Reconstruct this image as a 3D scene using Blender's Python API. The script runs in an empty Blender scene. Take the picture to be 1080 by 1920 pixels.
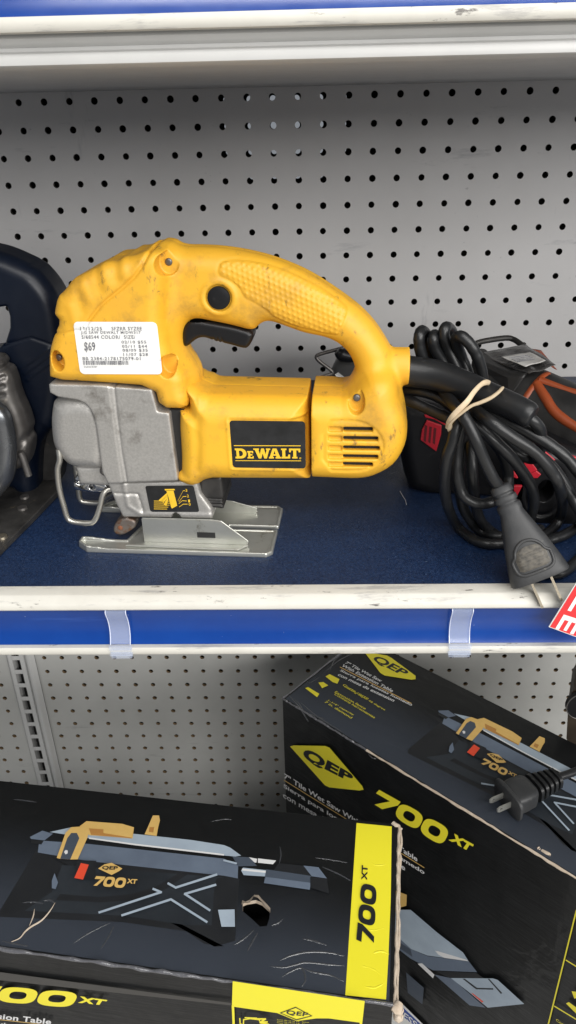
import bpy, bmesh, math, random
import numpy as np
from mathutils import Vector, Matrix
random.seed(7)
S = bpy.context.scene
COL = S.collection
# ---------------------------------------------------------------- camera
FPX = 1413.44
_p, _y, _r = 0.491236, 0.0298404, 0.0226714
def _axes():
    cp, sp = math.cos(_p), math.sin(_p)
    F = np.array([0, cp, -sp]); R = np.array([1, 0, 0.]); D = np.array([0, -sp, -cp])
    cy, sy = math.cos(_y), math.sin(_y)
    Z = np.array([[cy, -sy, 0], [sy, cy, 0], [0, 0, 1]])
    F, R, D = Z @ F, Z @ R, Z @ D
    return F, math.cos(_r)*R + math.sin(_r)*D, -math.sin(_r)*R + math.cos(_r)*D
CF, CR, CD = _axes()
CAM = np.array([0, 0, .281])
cam = bpy.data.objects.new('camera', bpy.data.cameras.new('camera')); COL.objects.link(cam)
cam.matrix_world = Matrix([[CR[i], -CD[i], -CF[i], CAM[i]] for i in range(3)] + [[0, 0, 0, 1]])
cam.data.sensor_fit = 'VERTICAL'; cam.data.sensor_height = 36.0
cam.data.lens = 36.0*FPX/1920
cam.data.clip_start = .01; cam.data.clip_end = 50
S.camera = cam
# ---------------------------------------------------------------- world, lamps, exposure
W = bpy.data.worlds.new('World'); S.world = W; W.use_nodes = True
bg = W.node_tree.nodes['Background']
bg.inputs[0].default_value = (.86, .92, 1, 1); bg.inputs[1].default_value = .26
def lamp(name, loc, target, sx, sy, power, col=(1, .98, .95)):
    l = bpy.data.lights.new(name, 'AREA'); l.shape = 'RECTANGLE'; l.size = sx; l.size_y = sy
    l.energy = power; l.color = col
    o = bpy.data.objects.new(name, l); COL.objects.link(o); o.location = loc
    o.rotation_euler = (Vector(target)-Vector(loc)).to_track_quat('-Z', 'Y').to_euler()
    return o
lamp('ceiling_and_fill_light', (.5, -.5, 2.3), (.3, .1, 0), 2.6, .30, 28)
lamp('ceiling_and_fill_light', (.7, -1.5, 1.9), (.3, .6, 0), 3.2, .30, 50)
lamp('ceiling_and_fill_light', (2.3, -3.0, 1.15), (.2, .8, .1), 4.5, 1.3, 175)  # added low frontal fill to brighten the upper pegboard, no ceiling fixture
S.view_settings.view_transform = 'Standard'; S.view_settings.look = 'None'
S.view_settings.gamma = 1; S.view_settings.use_curve_mapping = False
S.view_settings.exposure = 0.0

# ---------------------------------------------------------------- pixel -> place helpers (measured from the photograph)
def ray(x, y): return CF + CR*(x-540)/FPX + CD*(y-960)/FPX
def on_plane(x, y, P0, n):
    d = ray(x, y); n = np.asarray(n, float); P0 = np.asarray(P0, float)
    return CAM + d*(((P0-CAM) @ n)/(d @ n))
def onz(x, y, z=0.): return on_plane(x, y, (0, 0, z), (0, 0, 1))
def ony(x, y, Y): return on_plane(x, y, (0, Y, 0), (0, 1, 0))

# ---------------------------------------------------------------- materials
MATS = {}
def mat(name, col, rough=.5, metal=0., noise=None, bump=None, coat=0., spec=.5, wear=None, trans=0., alpha=1., lines=None):
    """noise=(scale, amount, colour2); bump=(scale, strength, distance); wear=(scale, lo, hi, colour)"""
    if name in MATS: return MATS[name]
    m = bpy.data.materials.new(name); m.use_nodes = True; t = m.node_tree; N = t.nodes; L = t.links
    b = N['Principled BSDF']
    b.inputs['Base Color'].default_value = (*col, 1); b.inputs['Roughness'].default_value = rough
    b.inputs['Metallic'].default_value = metal; b.inputs['Coat Weight'].default_value = coat
    b.inputs['Coat Roughness'].default_value = .08
    b.inputs['Specular IOR Level'].default_value = spec
    b.inputs['Transmission Weight'].default_value = trans; b.inputs['Alpha'].default_value = alpha
    tc = N.new('ShaderNodeTexCoord'); cur = None
    def nz(scale, detail=4, stretch=None, rgh=.6):
        n = N.new('ShaderNodeTexNoise'); n.inputs['Scale'].default_value = scale
        n.inputs['Detail'].default_value = detail; n.inputs['Roughness'].default_value = rgh
        if stretch:
            mp = N.new('ShaderNodeMapping'); mp.inputs['Scale'].default_value = stretch
            L.new(tc.outputs['Object'], mp.inputs[0]); L.new(mp.outputs[0], n.inputs['Vector'])
        else: L.new(tc.outputs['Object'], n.inputs['Vector'])
        return n
    def ramp(src, lo, hi):
        r = N.new('ShaderNodeMapRange'); r.inputs['From Min'].default_value = lo; r.inputs['From Max'].default_value = hi
        L.new(src, r.inputs['Value']); return r.outputs[0]
    def mix(fac, a, c2):
        x = N.new('ShaderNodeMix'); x.data_type = 'RGBA'
        L.new(fac, x.inputs[0])
        if isinstance(a, tuple): x.inputs[6].default_value = (*a, 1)
        else: L.new(a, x.inputs[6])
        x.inputs[7].default_value = (*c2, 1)
        return x.outputs[2]
    if noise:
        f = ramp(nz(noise[0]).outputs[0], .35, .68)
        mu = N.new('ShaderNodeMath'); mu.operation = 'MULTIPLY'; mu.inputs[1].default_value = noise[1]
        L.new(f, mu.inputs[0]); cur = mix(mu.outputs[0], col, noise[2])
    if wear:
        ws = wear if isinstance(wear, list) else [wear]
        for w in ws:
            f = ramp(nz(w[0], 6, w[4] if len(w) > 4 else None, .7).outputs[0], w[1], w[2])
            cur = mix(f, cur if cur is not None else col, w[3])
    if cur is not None: L.new(cur, b.inputs['Base Color'])
    if bump:
        bs = bump if isinstance(bump, list) else [bump]; prev = None
        for s_ in bs:
            bn = N.new('ShaderNodeBump'); bn.inputs['Strength'].default_value = s_[1]; bn.inputs['Distance'].default_value = s_[2]
            L.new(nz(s_[0], 3, s_[3] if len(s_) > 3 else None).outputs[0], bn.inputs['Height'])
            if prev: L.new(prev, bn.inputs['Normal'])
            prev = bn.outputs[0]
        L.new(prev, b.inputs['Normal'])
    rr = ramp(nz(60).outputs[0], .2, .8)
    mr = N.new('ShaderNodeMapRange'); mr.inputs['To Min'].default_value = max(.03, rough*.85); mr.inputs['To Max'].default_value = min(1, rough*1.2)
    L.new(rr, mr.inputs['Value']); L.new(mr.outputs[0], b.inputs['Roughness'])
    MATS[name] = m; return m

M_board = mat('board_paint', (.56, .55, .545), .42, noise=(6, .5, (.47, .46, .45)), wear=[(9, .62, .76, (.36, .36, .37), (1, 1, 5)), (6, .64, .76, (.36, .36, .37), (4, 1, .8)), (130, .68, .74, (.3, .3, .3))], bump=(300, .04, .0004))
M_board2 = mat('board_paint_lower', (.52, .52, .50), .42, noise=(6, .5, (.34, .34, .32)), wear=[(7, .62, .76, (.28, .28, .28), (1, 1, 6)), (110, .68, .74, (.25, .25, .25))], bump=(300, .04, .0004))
M_holeD = mat('hole_dark', (.04, .035, .03), .8)
M_holeB = mat('hole_brown', (.22, .15, .08), .8)
M_dark = mat('dark_cavity', (.015, .015, .015), .9)
M_steelpaint = mat('painted_steel', (.56, .56, .55), .38, noise=(20, .3, (.42, .42, .41)))
M_under = mat('shelf_underside', (.60, .61, .61), .5, noise=(15, .3, (.38, .38, .38)))
M_deck = mat('deck_navy', (.0045, .014, .045), .36, noise=(600, .8, (.018, .042, .110)),
             wear=[(520, .65, .69, (.10, .15, .27)), (300, .70, .72, (.22, .27, .36), (.25, 1, 1)), (30, .70, .80, (.10, .13, .2), (8, 1, 1)), (34, .72, .8, (.12, .15, .22), (1, 7, 1))], bump=(1100, .6, .0008))
M_bumper = mat('bumper_cream', (.60, .585, .53), .45, noise=(40, .5, (.50, .48, .43)),
               wear=[(60, .56, .66, (.38, .37, .35), (.3, 2, 2)), (160, .62, .68, (.13, .12, .11), (.3, 1, 1))], bump=(120, .15, .0006))
M_blue = mat('channel_blue', (.0006, .036, .225), .20, noise=(30, .5, (.001, .050, .28), ), wear=[(18, .60, .85, (.03, .10, .40), (.25, 4, 4)), (300, .70, .73, (.5, .6, .8)), (60, .70, .78, (.08, .14, .34), (.2, 3, 3))], spec=.6)
M_yel = mat('yellow_plastic', (.78, .425, .024), .47, noise=(16, .8, (.70, .36, .03)),
            wear=[(34, .52, .78, (.40, .22, .035)), (110, .60, .70, (.24, .14, .03), (1, 1, .5)), (260, .68, .74, (.16, .10, .03), (.3, 1, 1))], bump=[(700, .10, .0003), (35, .08, .002)])
M_cast = mat('cast_aluminium', (.47, .455, .43), .38, .55, noise=(700, .8, (.36, .35, .33)), wear=[(25, .58, .72, (.20, .185, .165)), (90, .66, .74, (.5, .49, .46))], bump=(1500, .35, .0003))
M_zinc = mat('zinc_steel', (.56, .56, .52), .33, .75, noise=(30, .6, (.40, .41, .36)), wear=[(60, .62, .72, (.20, .18, .14))], bump=(50, .15, .0008))
M_wire = mat('wire_steel', (.55, .53, .48), .30, .9, noise=(60, .4, (.4, .38, .33)))
M_chrome = mat('chrome', (.7, .7, .7), .12, 1., noise=(80, .3, (.4, .4, .4)))
M_rust = mat('rusty_steel', (.20, .17, .15), .45, .6, wear=[(150, .50, .62, (.16, .08, .04))])
M_blk = mat('black_plastic', (.007, .007, .008), .36, spec=.35, wear=[(60, .62, .8, (.03, .03, .03))], bump=(500, .1, .0003))
M_rub = mat('black_rubber', (.010, .0105, .0115), .36, noise=(40, .4, (.018, .019, .02)), wear=[(120, .64, .74, (.07, .07, .07))], bump=(200, .12, .0006))
M_plug = mat('plug_rubber', (.028, .029, .031), .5, noise=(60, .5, (.06, .06, .06)), wear=[(150, .64, .76, (.13, .125, .11))], bump=(400, .15, .0004))
M_plugw = mat('plug_worn_grip', (.06, .056, .05), .55, noise=(300, .9, (.15, .135, .11)))
M_brass = mat('prong_metal', (.50, .44, .34), .28, .9, noise=(150, .4, (.35, .29, .2)))
M_label = mat('black_label', (.009, .0095, .010), .32, noise=(60, .5, (.035, .035, .038)))
M_lyel = mat('label_yellow', (.80, .50, .03), .4)
M_paper = mat('sticker_paper', (.80, .80, .78), .5, noise=(80, .4, (.74, .74, .72)), wear=[(60, .66, .8, (.5, .5, .5))])
M_ink = mat('sticker_ink', (.06, .06, .08), .6, noise=(900, .9, (.32, .32, .33)))
M_navy = mat('navy_plastic', (.0018, .0045, .013), .36, spec=.35, noise=(30, .6, (.004, .008, .018)), wear=[(50, .64, .8, (.03, .035, .04))])
M_gmet = mat('grey_worn_metal', (.19, .18, .17), .38, .7, noise=(50, .7, (.10, .09, .085)), wear=[(120, .62, .72, (.35, .32, .28))], bump=(80, .2, .0008))
M_dplate = mat('dark_steel_plate', (.030, .029, .028), .45, .5, noise=(40, .7, (.10, .095, .09)), wear=[(70, .64, .74, (.22, .18, .12))], bump=(150, .2, .0005))
M_orng = mat('orange_rubber', (.30, .058, .014), .45, noise=(50, .6, (.20, .040, .012)))
M_toolb = mat('tool_black', (.011, .011, .011), .5, noise=(60, .5, (.035, .033, .032)), wear=[(200, .66, .78, (.07, .065, .06))])
M_red = mat('tool_red', (.45, .012, .025), .4, noise=(60, .4, (.33, .01, .02)))
M_film = mat('plastic_film', (.05, .048, .047), .18, bump=(60, .5, .003), spec=.8)
M_clip = mat('clear_clip', (.62, .66, .80), .12, spec=.7)
M_band = mat('rubber_band', (.62, .50, .34), .55, noise=(300, .5, (.5, .38, .25)))
M_sred = mat('sign_red', (.72, .030, .035), .35)
M_white = mat('white_paint', (.80, .80, .78), .4)
def film(m, s=.5):   # clear shrink wrap over a printed face: a coat with its own creases
    t = m.node_tree; N = t.nodes; b = N['Principled BSDF']
    tc = N.new('ShaderNodeTexCoord'); mp = N.new('ShaderNodeMapping'); mp.inputs['Scale'].default_value = (1, 2.2, 1); mp.inputs['Rotation'].default_value = (0, 0, .5)
    n = N.new('ShaderNodeTexNoise'); n.inputs['Scale'].default_value = 14; n.inputs['Detail'].default_value = 3
    n.inputs['Distortion'].default_value = 1.2
    bn = N.new('ShaderNodeBump'); bn.inputs['Strength'].default_value = s; bn.inputs['Distance'].default_value = .006
    t.links.new(tc.outputs['Object'], mp.inputs[0]); t.links.new(mp.outputs[0], n.inputs['Vector']); t.links.new(n.outputs[0], bn.inputs['Height'])
    t.links.new(bn.outputs[0], b.inputs['Coat Normal']); b.inputs['Coat Weight'].default_value = .22; b.inputs['Specular IOR Level'].default_value = .3
    b.inputs['Coat Roughness'].default_value = .12
    return m
M_card = film(mat('carton_black', (.0035, .0038, .0042), .45, noise=(20, .5, (.010, .011, .012)), wear=[(70, .70, .76, (.06, .055, .05))], bump=(30, .25, .002, (1, 8, 8))))
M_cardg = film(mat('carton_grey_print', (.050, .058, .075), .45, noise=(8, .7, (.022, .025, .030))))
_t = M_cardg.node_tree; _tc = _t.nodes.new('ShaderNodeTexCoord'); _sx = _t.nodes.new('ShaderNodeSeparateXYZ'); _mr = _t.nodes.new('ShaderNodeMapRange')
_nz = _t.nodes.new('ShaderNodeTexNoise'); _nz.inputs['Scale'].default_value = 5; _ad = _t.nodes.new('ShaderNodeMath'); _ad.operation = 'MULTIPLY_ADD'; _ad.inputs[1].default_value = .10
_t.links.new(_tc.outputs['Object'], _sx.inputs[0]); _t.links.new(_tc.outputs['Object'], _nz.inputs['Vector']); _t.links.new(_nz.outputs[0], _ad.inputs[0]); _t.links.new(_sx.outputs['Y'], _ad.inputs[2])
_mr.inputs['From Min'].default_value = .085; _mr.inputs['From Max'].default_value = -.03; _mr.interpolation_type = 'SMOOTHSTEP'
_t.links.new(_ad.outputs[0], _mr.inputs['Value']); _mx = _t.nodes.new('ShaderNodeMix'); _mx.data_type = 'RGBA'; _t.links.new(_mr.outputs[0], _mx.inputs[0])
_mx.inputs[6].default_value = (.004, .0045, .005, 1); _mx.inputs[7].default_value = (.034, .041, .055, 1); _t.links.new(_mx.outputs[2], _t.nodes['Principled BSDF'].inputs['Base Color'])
M_cardt = mat('carton_torn', (.45, .36, .27), .85, noise=(200, .6, (.62, .54, .45)), bump=(400, .4, .0008))
M_pyel = film(mat('print_yellow', (.80, .72, .030), .4), .35)
M_pyel2 = mat('print_yellow_flat', (.80, .70, .035), .4)
M_pgold = mat('print_gold', (.62, .40, .12), .4, noise=(150, .5, (.70, .46, .16)))
M_pgoldd = mat('print_gold_dark', (.42, .20, .05), .4)
M_pora = mat('print_red', (.70, .07, .03), .4)
M_pwh = mat('print_white', (.66, .66, .66), .4)
M_pbl = mat('print_silver', (.36, .43, .50), .4, noise=(20, .6, (.25, .30, .37)))
M_pst = mat('print_steel', (.13, .165, .22), .4, noise=(20, .6, (.08, .10, .14)))
M_pgr = mat('print_slate', (.055, .070, .095), .4)
M_pdk = mat('print_black', (.010, .011, .013), .4, noise=(20, .5, (.018, .02, .024)))
M_pbody = mat('print_body', (.012, .015, .019), .4, noise=(12, .9, (.028, .034, .042)))
M_blueb = mat('print_blue', (.02, .07, .35), .4)

# ---------------------------------------------------------------- object helpers
def thing(name, label, cat, loc=(0, 0, 0), rotz=0, group=None):
    o = bpy.data.objects.new(name, None); COL.objects.link(o); o.empty_display_size = .02
    o.location = [float(q) for q in loc]; o.rotation_euler = (0, 0, rotz)
    o['label'] = label; o['category'] = cat
    if group: o['group'] = group
    return o
def tag(o, label, cat, group=None):
    o['label'] = label; o['category'] = cat
    if group: o['group'] = group
    return o
def root_mat(p):
    m = Matrix.Identity(4)
    while p is not None:
        m = (Matrix.Translation(p.location) @ p.rotation_euler.to_matrix().to_4x4()) @ m; p = p.parent
    return m
def link(name, me, material, parent=None, smooth=False, angle=None):
    o = bpy.data.objects.new(name, me); COL.objects.link(o)
    for m in (material if isinstance(material, (list, tuple)) else [material]): me.materials.append(m)
    if smooth and len(me.polygons): me.polygons.foreach_set('use_smooth', [True]*len(me.polygons))
    if angle: me.set_sharp_from_angle(angle=math.radians(angle))
    if parent is not None: o.parent = parent
    return o
def mesh(name, verts, faces, material, parent=None, smooth=False, world=True, angle=None, mi=None):
    """verts in world coordinates; stored in the parent's frame"""
    V = np.array(verts, float)
    if world and parent is not None:
        inv = np.array(root_mat(parent).inverted()); V = V @ inv[:3, :3].T + inv[:3, 3]
    if parent is None:                       # own origin at the base centre
        c = (V.min(0)+V.max(0))/2; c[2] = V[:, 2].min(); V = V-c
    me = bpy.data.meshes.new(name); me.from_pydata(V.tolist(), [], [list(f) for f in faces]); me.update()
    o = link(name, me, material, parent, smooth, angle)
    if mi: me.polygons.foreach_set('material_index', mi)
    if parent is None: o.location = c
    return o
def box_vf(x0, x1, y0, y1, z0, z1):
    v = [(x, y, z) for z in (z0, z1) for y in (y0, y1) for x in (x0, x1)]
    return v, [(0, 2, 3, 1), (4, 5, 7, 6), (0, 1, 5, 4), (2, 6, 7, 3), (0, 4, 6, 2), (1, 3, 7, 5)]
class MB:
    def __init__(s): s.v = []; s.f = []
    def add(s, v, f):
        k = len(s.v); s.v += [tuple(q) for q in v]; s.f += [tuple(i+k for i in q) for q in f]; return s
    def box(s, *a): return s.add(*box_vf(*a))
    def build(s, name, m, parent=None, **k): return mesh(name, s.v, s.f, m, parent, **k)
def bevel(o, w, seg=2):
    md = o.modifiers.new('bevel', 'BEVEL'); md.width = w; md.segments = seg; md.limit_method = 'ANGLE'
    return o
def catmull(P, n=6):
    P = np.array(P, float); Q = np.vstack([2*P[0]-P[1], P, 2*P[-1]-P[-2]]); out = []
    for i in range(1, len(Q)-2):
        for k in range(n):
            t = k/n; a, b, c, d = Q[i-1], Q[i], Q[i+1], Q[i+2]
            out.append(.5*((2*b)+(-a+c)*t+(2*a-5*b+4*c-d)*t*t+(-a+3*b-3*c+d)*t**3))
    out.append(P[-1]); return np.array(out)
def tube_vf(P, r, seg=12, n=6, closed=False, ell=1.):
    P = np.array(P, float)
    if closed: P = np.vstack([P, P[:1]])
    C = catmull(P, n) if n > 1 else P
    rr = np.interp(np.linspace(0, 1, len(C)), np.linspace(0, 1, len(np.atleast_1d(r))), np.atleast_1d(r)) if np.ndim(r) else np.full(len(C), r)
    T = np.gradient(C, axis=0); T /= np.linalg.norm(T, axis=1)[:, None]+1e-12
    u = np.cross(T[0], [0, 0, 1.]);
    if np.linalg.norm(u) < 1e-3: u = np.cross(T[0], [0, 1., 0])
    u /= np.linalg.norm(u); V = []; F = []
    for i in range(len(C)):
        u = u-T[i]*(u @ T[i]); u /= np.linalg.norm(u)+1e-12; w = np.cross(T[i], u)
        for k in range(seg):
            a = 2*math.pi*k/seg; V.append(C[i]+rr[i]*(math.cos(a)*u+ell*math.sin(a)*w))
    for i in range(len(C)-1):
        for k in range(seg):
            a = i*seg+k; b = i*seg+(k+1) % seg; F.append((a, b, b+seg, a+seg))
    if not closed:
        F.append(tuple(range(seg))[::-1]); F.append(tuple(range((len(C)-1)*seg, len(C)*seg)))
    return V, F
def tube(name, P, r, m, parent=None, **k):
    V, F = tube_vf(P, r, **k); return mesh(name, V, F, m, parent, smooth=True, angle=50)
def curve_mesh(loops=None, text=None, bold=0., spacing=1., res=4):
    if text is not None:
        c = bpy.data.curves.new('t', 'FONT'); c.body = text; c.offset = bold; c.space_character = spacing; c.resolution_u = res
    else:
        c = bpy.data.curves.new('t', 'CURVE'); c.dimensions = '2D'; c.fill_mode = 'BOTH'
        for lp in loops:
            s = c.splines.new('POLY'); s.points.add(len(lp)-1); s.use_cyclic_u = True
            for q, (x, y) in zip(s.points, lp): q.co = (x, y, 0, 1)
    o = bpy.data.objects.new('t', c); COL.objects.link(o)
    me = bpy.data.meshes.new_from_object(o.evaluated_get(bpy.context.evaluated_depsgraph_get()))
    V = np.array([v.co[:] for v in me.vertices]).reshape(-1, 3); Fc = [tuple(p.vertices) for p in me.polygons]
    bpy.data.objects.remove(o); bpy.data.curves.remove(c); bpy.data.meshes.remove(me)
    return V[:, :2], Fc
def norm01(V):
    a, b = V.min(0), V.max(0); return (V-a)/(b-a+1e-9)
def quad_map(V, q):        # V in [0,1]^2 (y up) -> pixels, q = TL, TR, BR, BL
    q = np.array(q, float); u = V[:, :1]; v = V[:, 1:]
    return (1-u)*v*q[0]+u*v*q[1]+u*(1-v)*q[2]+(1-u)*(1-v)*q[3]
class Face:                # a flat face of a real thing; maps measured photo points onto it
    def __init__(s, P0, n, parent): s.P0 = np.array(P0, float); s.n = np.array(n, float)/np.linalg.norm(n); s.parent = parent
    def pt(s, x, y, h=0): return on_plane(x, y, s.P0, s.n)+s.n*h
    def put(s, name, V, F, m, h, parent=None):
        P = [s.pt(x, y, h) for x, y in V]
        F2 = []
        for f in F:
            a, b, c = (P[f[0]], P[f[1]], P[f[len(f)//2+ (0 if len(f) > 3 else 1)]] if len(f) > 2 else P[f[0]])
            F2.append(f)
        o = mesh(name, P, F2, m, parent or s.parent)
        me = o.data
        inv = np.array(root_mat(o.parent).inverted())[:3, :3]; nl = inv @ s.n
        me.update()
        if len(me.polygons) and sum((p.normal @ Vector(nl))*p.area for p in me.polygons) < 0: me.flip_normals()
        return o
    def poly(s, name, pts, m, h=.0004, parent=None): return s.put(name, pts, [tuple(range(len(pts)))], m, h, parent)
    def polys(s, name, items, ms, h=.0004, parent=None):   # many coloured polygons in ONE printed picture
        V = []; F = []; mi = []; H = []
        for k, (pts, m) in enumerate(items):
            b = len(V); V += [s.pt(x, y, h+k*.00005) for x, y in pts]; F.append(tuple(range(b, b+len(pts)))); mi.append(ms.index(m))
        return mesh(name, V, F, ms, parent or s.parent, mi=mi)
    def text(s, name, t, q, m, h=.0006, bold=0., spacing=1., parent=None):
        V, F = curve_mesh(text=t, bold=bold, spacing=spacing); return s.put(name, quad_map(norm01(V), q), F, m, h, parent)
    def loops(s, name, lp, q, m, h=.0006, parent=None, nrm=True):
        V, F = curve_mesh(loops=lp); return s.put(name, quad_map(norm01(V) if nrm else V, q), F, m, h, parent)

# ---------------------------------------------------------------- solid modelling on a grid (millimetres)
def chaikin(P, n=2):
    P = np.array(P, float)
    for _ in range(n):
        Q = np.roll(P, -1, 0); P = np.stack([.75*P+.25*Q, .25*P+.75*Q], 1).reshape(-1, P.shape[1])
    return P
def sd_poly(P, X, Z):
    P = np.asarray(P, np.float32); d = np.full(X.shape, 1e9, np.float32); s = np.ones(X.shape, bool)
    for i in range(len(P)):
        a, b = P[i], P[i-1]; e = b-a; wx = X-a[0]; wz = Z-a[1]
        t = np.clip((wx*e[0]+wz*e[1])/(e @ e+1e-9), 0, 1)
        d = np.minimum(d, (wx-e[0]*t)**2+(wz-e[1]*t)**2)
        c1 = Z >= a[1]; c2 = Z < b[1]; c3 = e[0]*wz > e[1]*wx
        s ^= (c1 & c2 & c3) | (~c1 & ~c2 & ~c3)
    return np.where(s, 1, -1)*np.sqrt(d)
def sd_line(P, X, Z):
    P = np.asarray(P, np.float32); d = np.full(X.shape, 1e9, np.float32)
    for i in range(len(P)-1):
        a, b = P[i], P[i+1]; e = b-a; wx = X-a[0]; wz = Z-a[1]
        t = np.clip((wx*e[0]+wz*e[1])/(e @ e+1e-9), 0, 1); d = np.minimum(d, (wx-e[0]*t)**2+(wz-e[1]*t)**2)
    return np.sqrt(d)
def smin(a, b, k):
    if k <= 0: return np.minimum(a, b)
    h = np.clip(.5+.5*(b-a)/k, 0, 1); return b*(1-h)+a*h-k*h*(1-h)
class Grid:
    def __init__(s, u0, u1, v0, v1, w0, w1, res=.75):
        s.o = np.array([u0, v0, w0], float); s.res = res
        s.u = np.arange(u0, u1+res, res, dtype=np.float32); s.v = np.arange(v0, v1+res, res, dtype=np.float32); s.w = np.arange(w0, w1+res, res, dtype=np.float32)
        s.X, s.Z = np.meshgrid(s.u, s.w, indexing='ij'); s.V3 = s.v[None, :, None]; s.F = None
    def ext(s, d2, h, r, v=0.):
        q1 = d2[:, None, :]+r; q2 = np.abs(s.V3-v)-h+r
        return np.sqrt(np.maximum(q1, 0)**2+np.maximum(q2, 0)**2)+np.minimum(np.maximum(q1, q2), 0)-r
    def poly(s, P, h, r, v=0., sm=2): return s.ext(sd_poly(chaikin(P, sm) if sm else P, s.X, s.Z), h, r, v)
    def surf_v(s, u, w):        # nearest-side surface depth at (u, w)
        i = int(np.clip(round((u-s.u[0])/s.res), 0, len(s.u)-1)); k = int(np.clip(round((w-s.w[0])/s.res), 0, len(s.w)-1))
        c = s.F[i, :, k]; j = np.argmax(c < 0)
        if c[j] >= 0 or j == 0: return None
        return float(s.v[j]-s.res*(-c[j])/(c[j-1]-c[j]))
    def net(s):
        F = s.F; nx, ny, nz = F.shape; I = F < 0
        off = [(a, b, c) for a in (0, 1) for b in (0, 1) for c in (0, 1)]
        cnt = sum(I[a:nx-1+a, b:ny-1+b, c:nz-1+c].astype(np.int8) for a, b, c in off)
        idx = np.argwhere((cnt > 0) & (cnt < 8)); key = np.full((nx-1, ny-1, nz-1), -1, np.int32)
        key[tuple(idx.T)] = np.arange(len(idx)); acc = np.zeros((len(idx), 3)); n = np.zeros(len(idx))
        for a in off:
            for ax in range(3):
                if a[ax]: continue
                b = list(a); b[ax] = 1
                fa = F[tuple((idx+a).T)].astype(float); fb = F[tuple((idx+b).T)].astype(float)
                m = (fa < 0) != (fb < 0); t = np.zeros(len(idx)); t[m] = fa[m]/(fa[m]-fb[m])
                p = np.tile(np.array(a, float), (len(idx), 1)); p[:, ax] += t; acc[m] += p[m]; n[m] += 1
        V = (idx+acc/n[:, None])*s.res+s.o; Q = []
        for ax in range(3):
            sl0 = [slice(1, -1)]*3; sl1 = [slice(1, -1)]*3; sl0[ax] = slice(0, -1); sl1[ax] = slice(1, None)
            A = I[tuple(sl0)]; B = I[tuple(sl1)]; e = np.argwhere(A != B); base = e.copy()
            for q in range(3):
                if q != ax: base[:, q] += 1
            o1, o2 = [(1, 2), (2, 0), (0, 1)][ax]
            d = np.zeros((4, 3), int); d[0, o1] = d[0, o2] = -1; d[1, o2] = -1; d[3, o1] = -1
            q = np.stack([key[tuple((base+dd).T)] for dd in d], 1); f = A[tuple(e.T)]
            Q.append(np.where(f[:, None], q, q[:, ::-1]))
        return V, np.vstack(Q)
    def build(s, name, m, parent, smooth_iter=1, fr=None):
        V, Q = s.net()
        if smooth_iter:        # light relaxation removes grid ripples
            for _ in range(smooth_iter):
                A = np.zeros_like(V); n = np.zeros(len(V))
                for k in range(4):
                    np.add.at(A, Q[:, k], V[Q[:, (k+1) % 4]]+V[Q[:, k-1]]); np.add.at(n, Q[:, k], 2)
                V = .5*V+.5*A/n[:, None]
        if fr is not None:
            Wd = fr.o+(V[:, :1]*fr.U+V[:, 1:2]*fr.V+V[:, 2:]*UP)*.001; inv = np.array(root_mat(parent).inverted())
            V = (Wd @ inv[:3, :3].T+inv[:3, 3])*1000
        me = bpy.data.meshes.new(name); me.vertices.add(len(V)); me.vertices.foreach_set('co', (V*.001).astype(np.float32).ravel())
        me.loops.add(len(Q)*4); me.loops.foreach_set('vertex_index', Q.astype(np.int32).ravel())
        me.polygons.add(len(Q)); me.polygons.foreach_set('loop_start', np.arange(0, len(Q)*4, 4, dtype=np.int32))
        me.polygons.foreach_set('loop_total', np.full(len(Q), 4, np.int32)); me.update(calc_edges=True); me.validate()
        return link(name, me, m, parent, smooth=True)
UP = np.array([0, 0, 1.])
class Frame:               # local frame of a tool standing on the shelf: u along it, v away from the viewer, w up
    def __init__(s, loc, yaw): s.o = np.array(loc, float); s.U = np.array([math.cos(yaw), math.sin(yaw), 0]); s.V = np.array([-math.sin(yaw), math.cos(yaw), 0]); s.yaw = yaw
    def at(s, x, y, v=0.): # photo point on the plane v (mm) of the tool -> (u, w) mm
        p = on_plane(x, y, s.o+s.V*v*.001, s.V)-s.o; return (float(p @ s.U)*1000, float(p[2])*1000)
    def atw(s, x, y, w):   # photo point at height w (mm) -> (u, v) mm
        p = onz(x, y, s.o[2]+w*.001)-s.o; return (float(p @ s.U)*1000, float(p @ s.V)*1000)
    def P(s, pts, v=0.): return np.array([s.at(q[0], q[1], q[2] if len(q) > 2 else v) for q in pts])
    def w(s, u, v, z): return s.o+s.U*u*.001+s.V*v*.001+np.array([0, 0, z*.001])
    def wp(s, x, y, v): u, z = s.at(x, y, v); return s.w(u, v, z)

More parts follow.
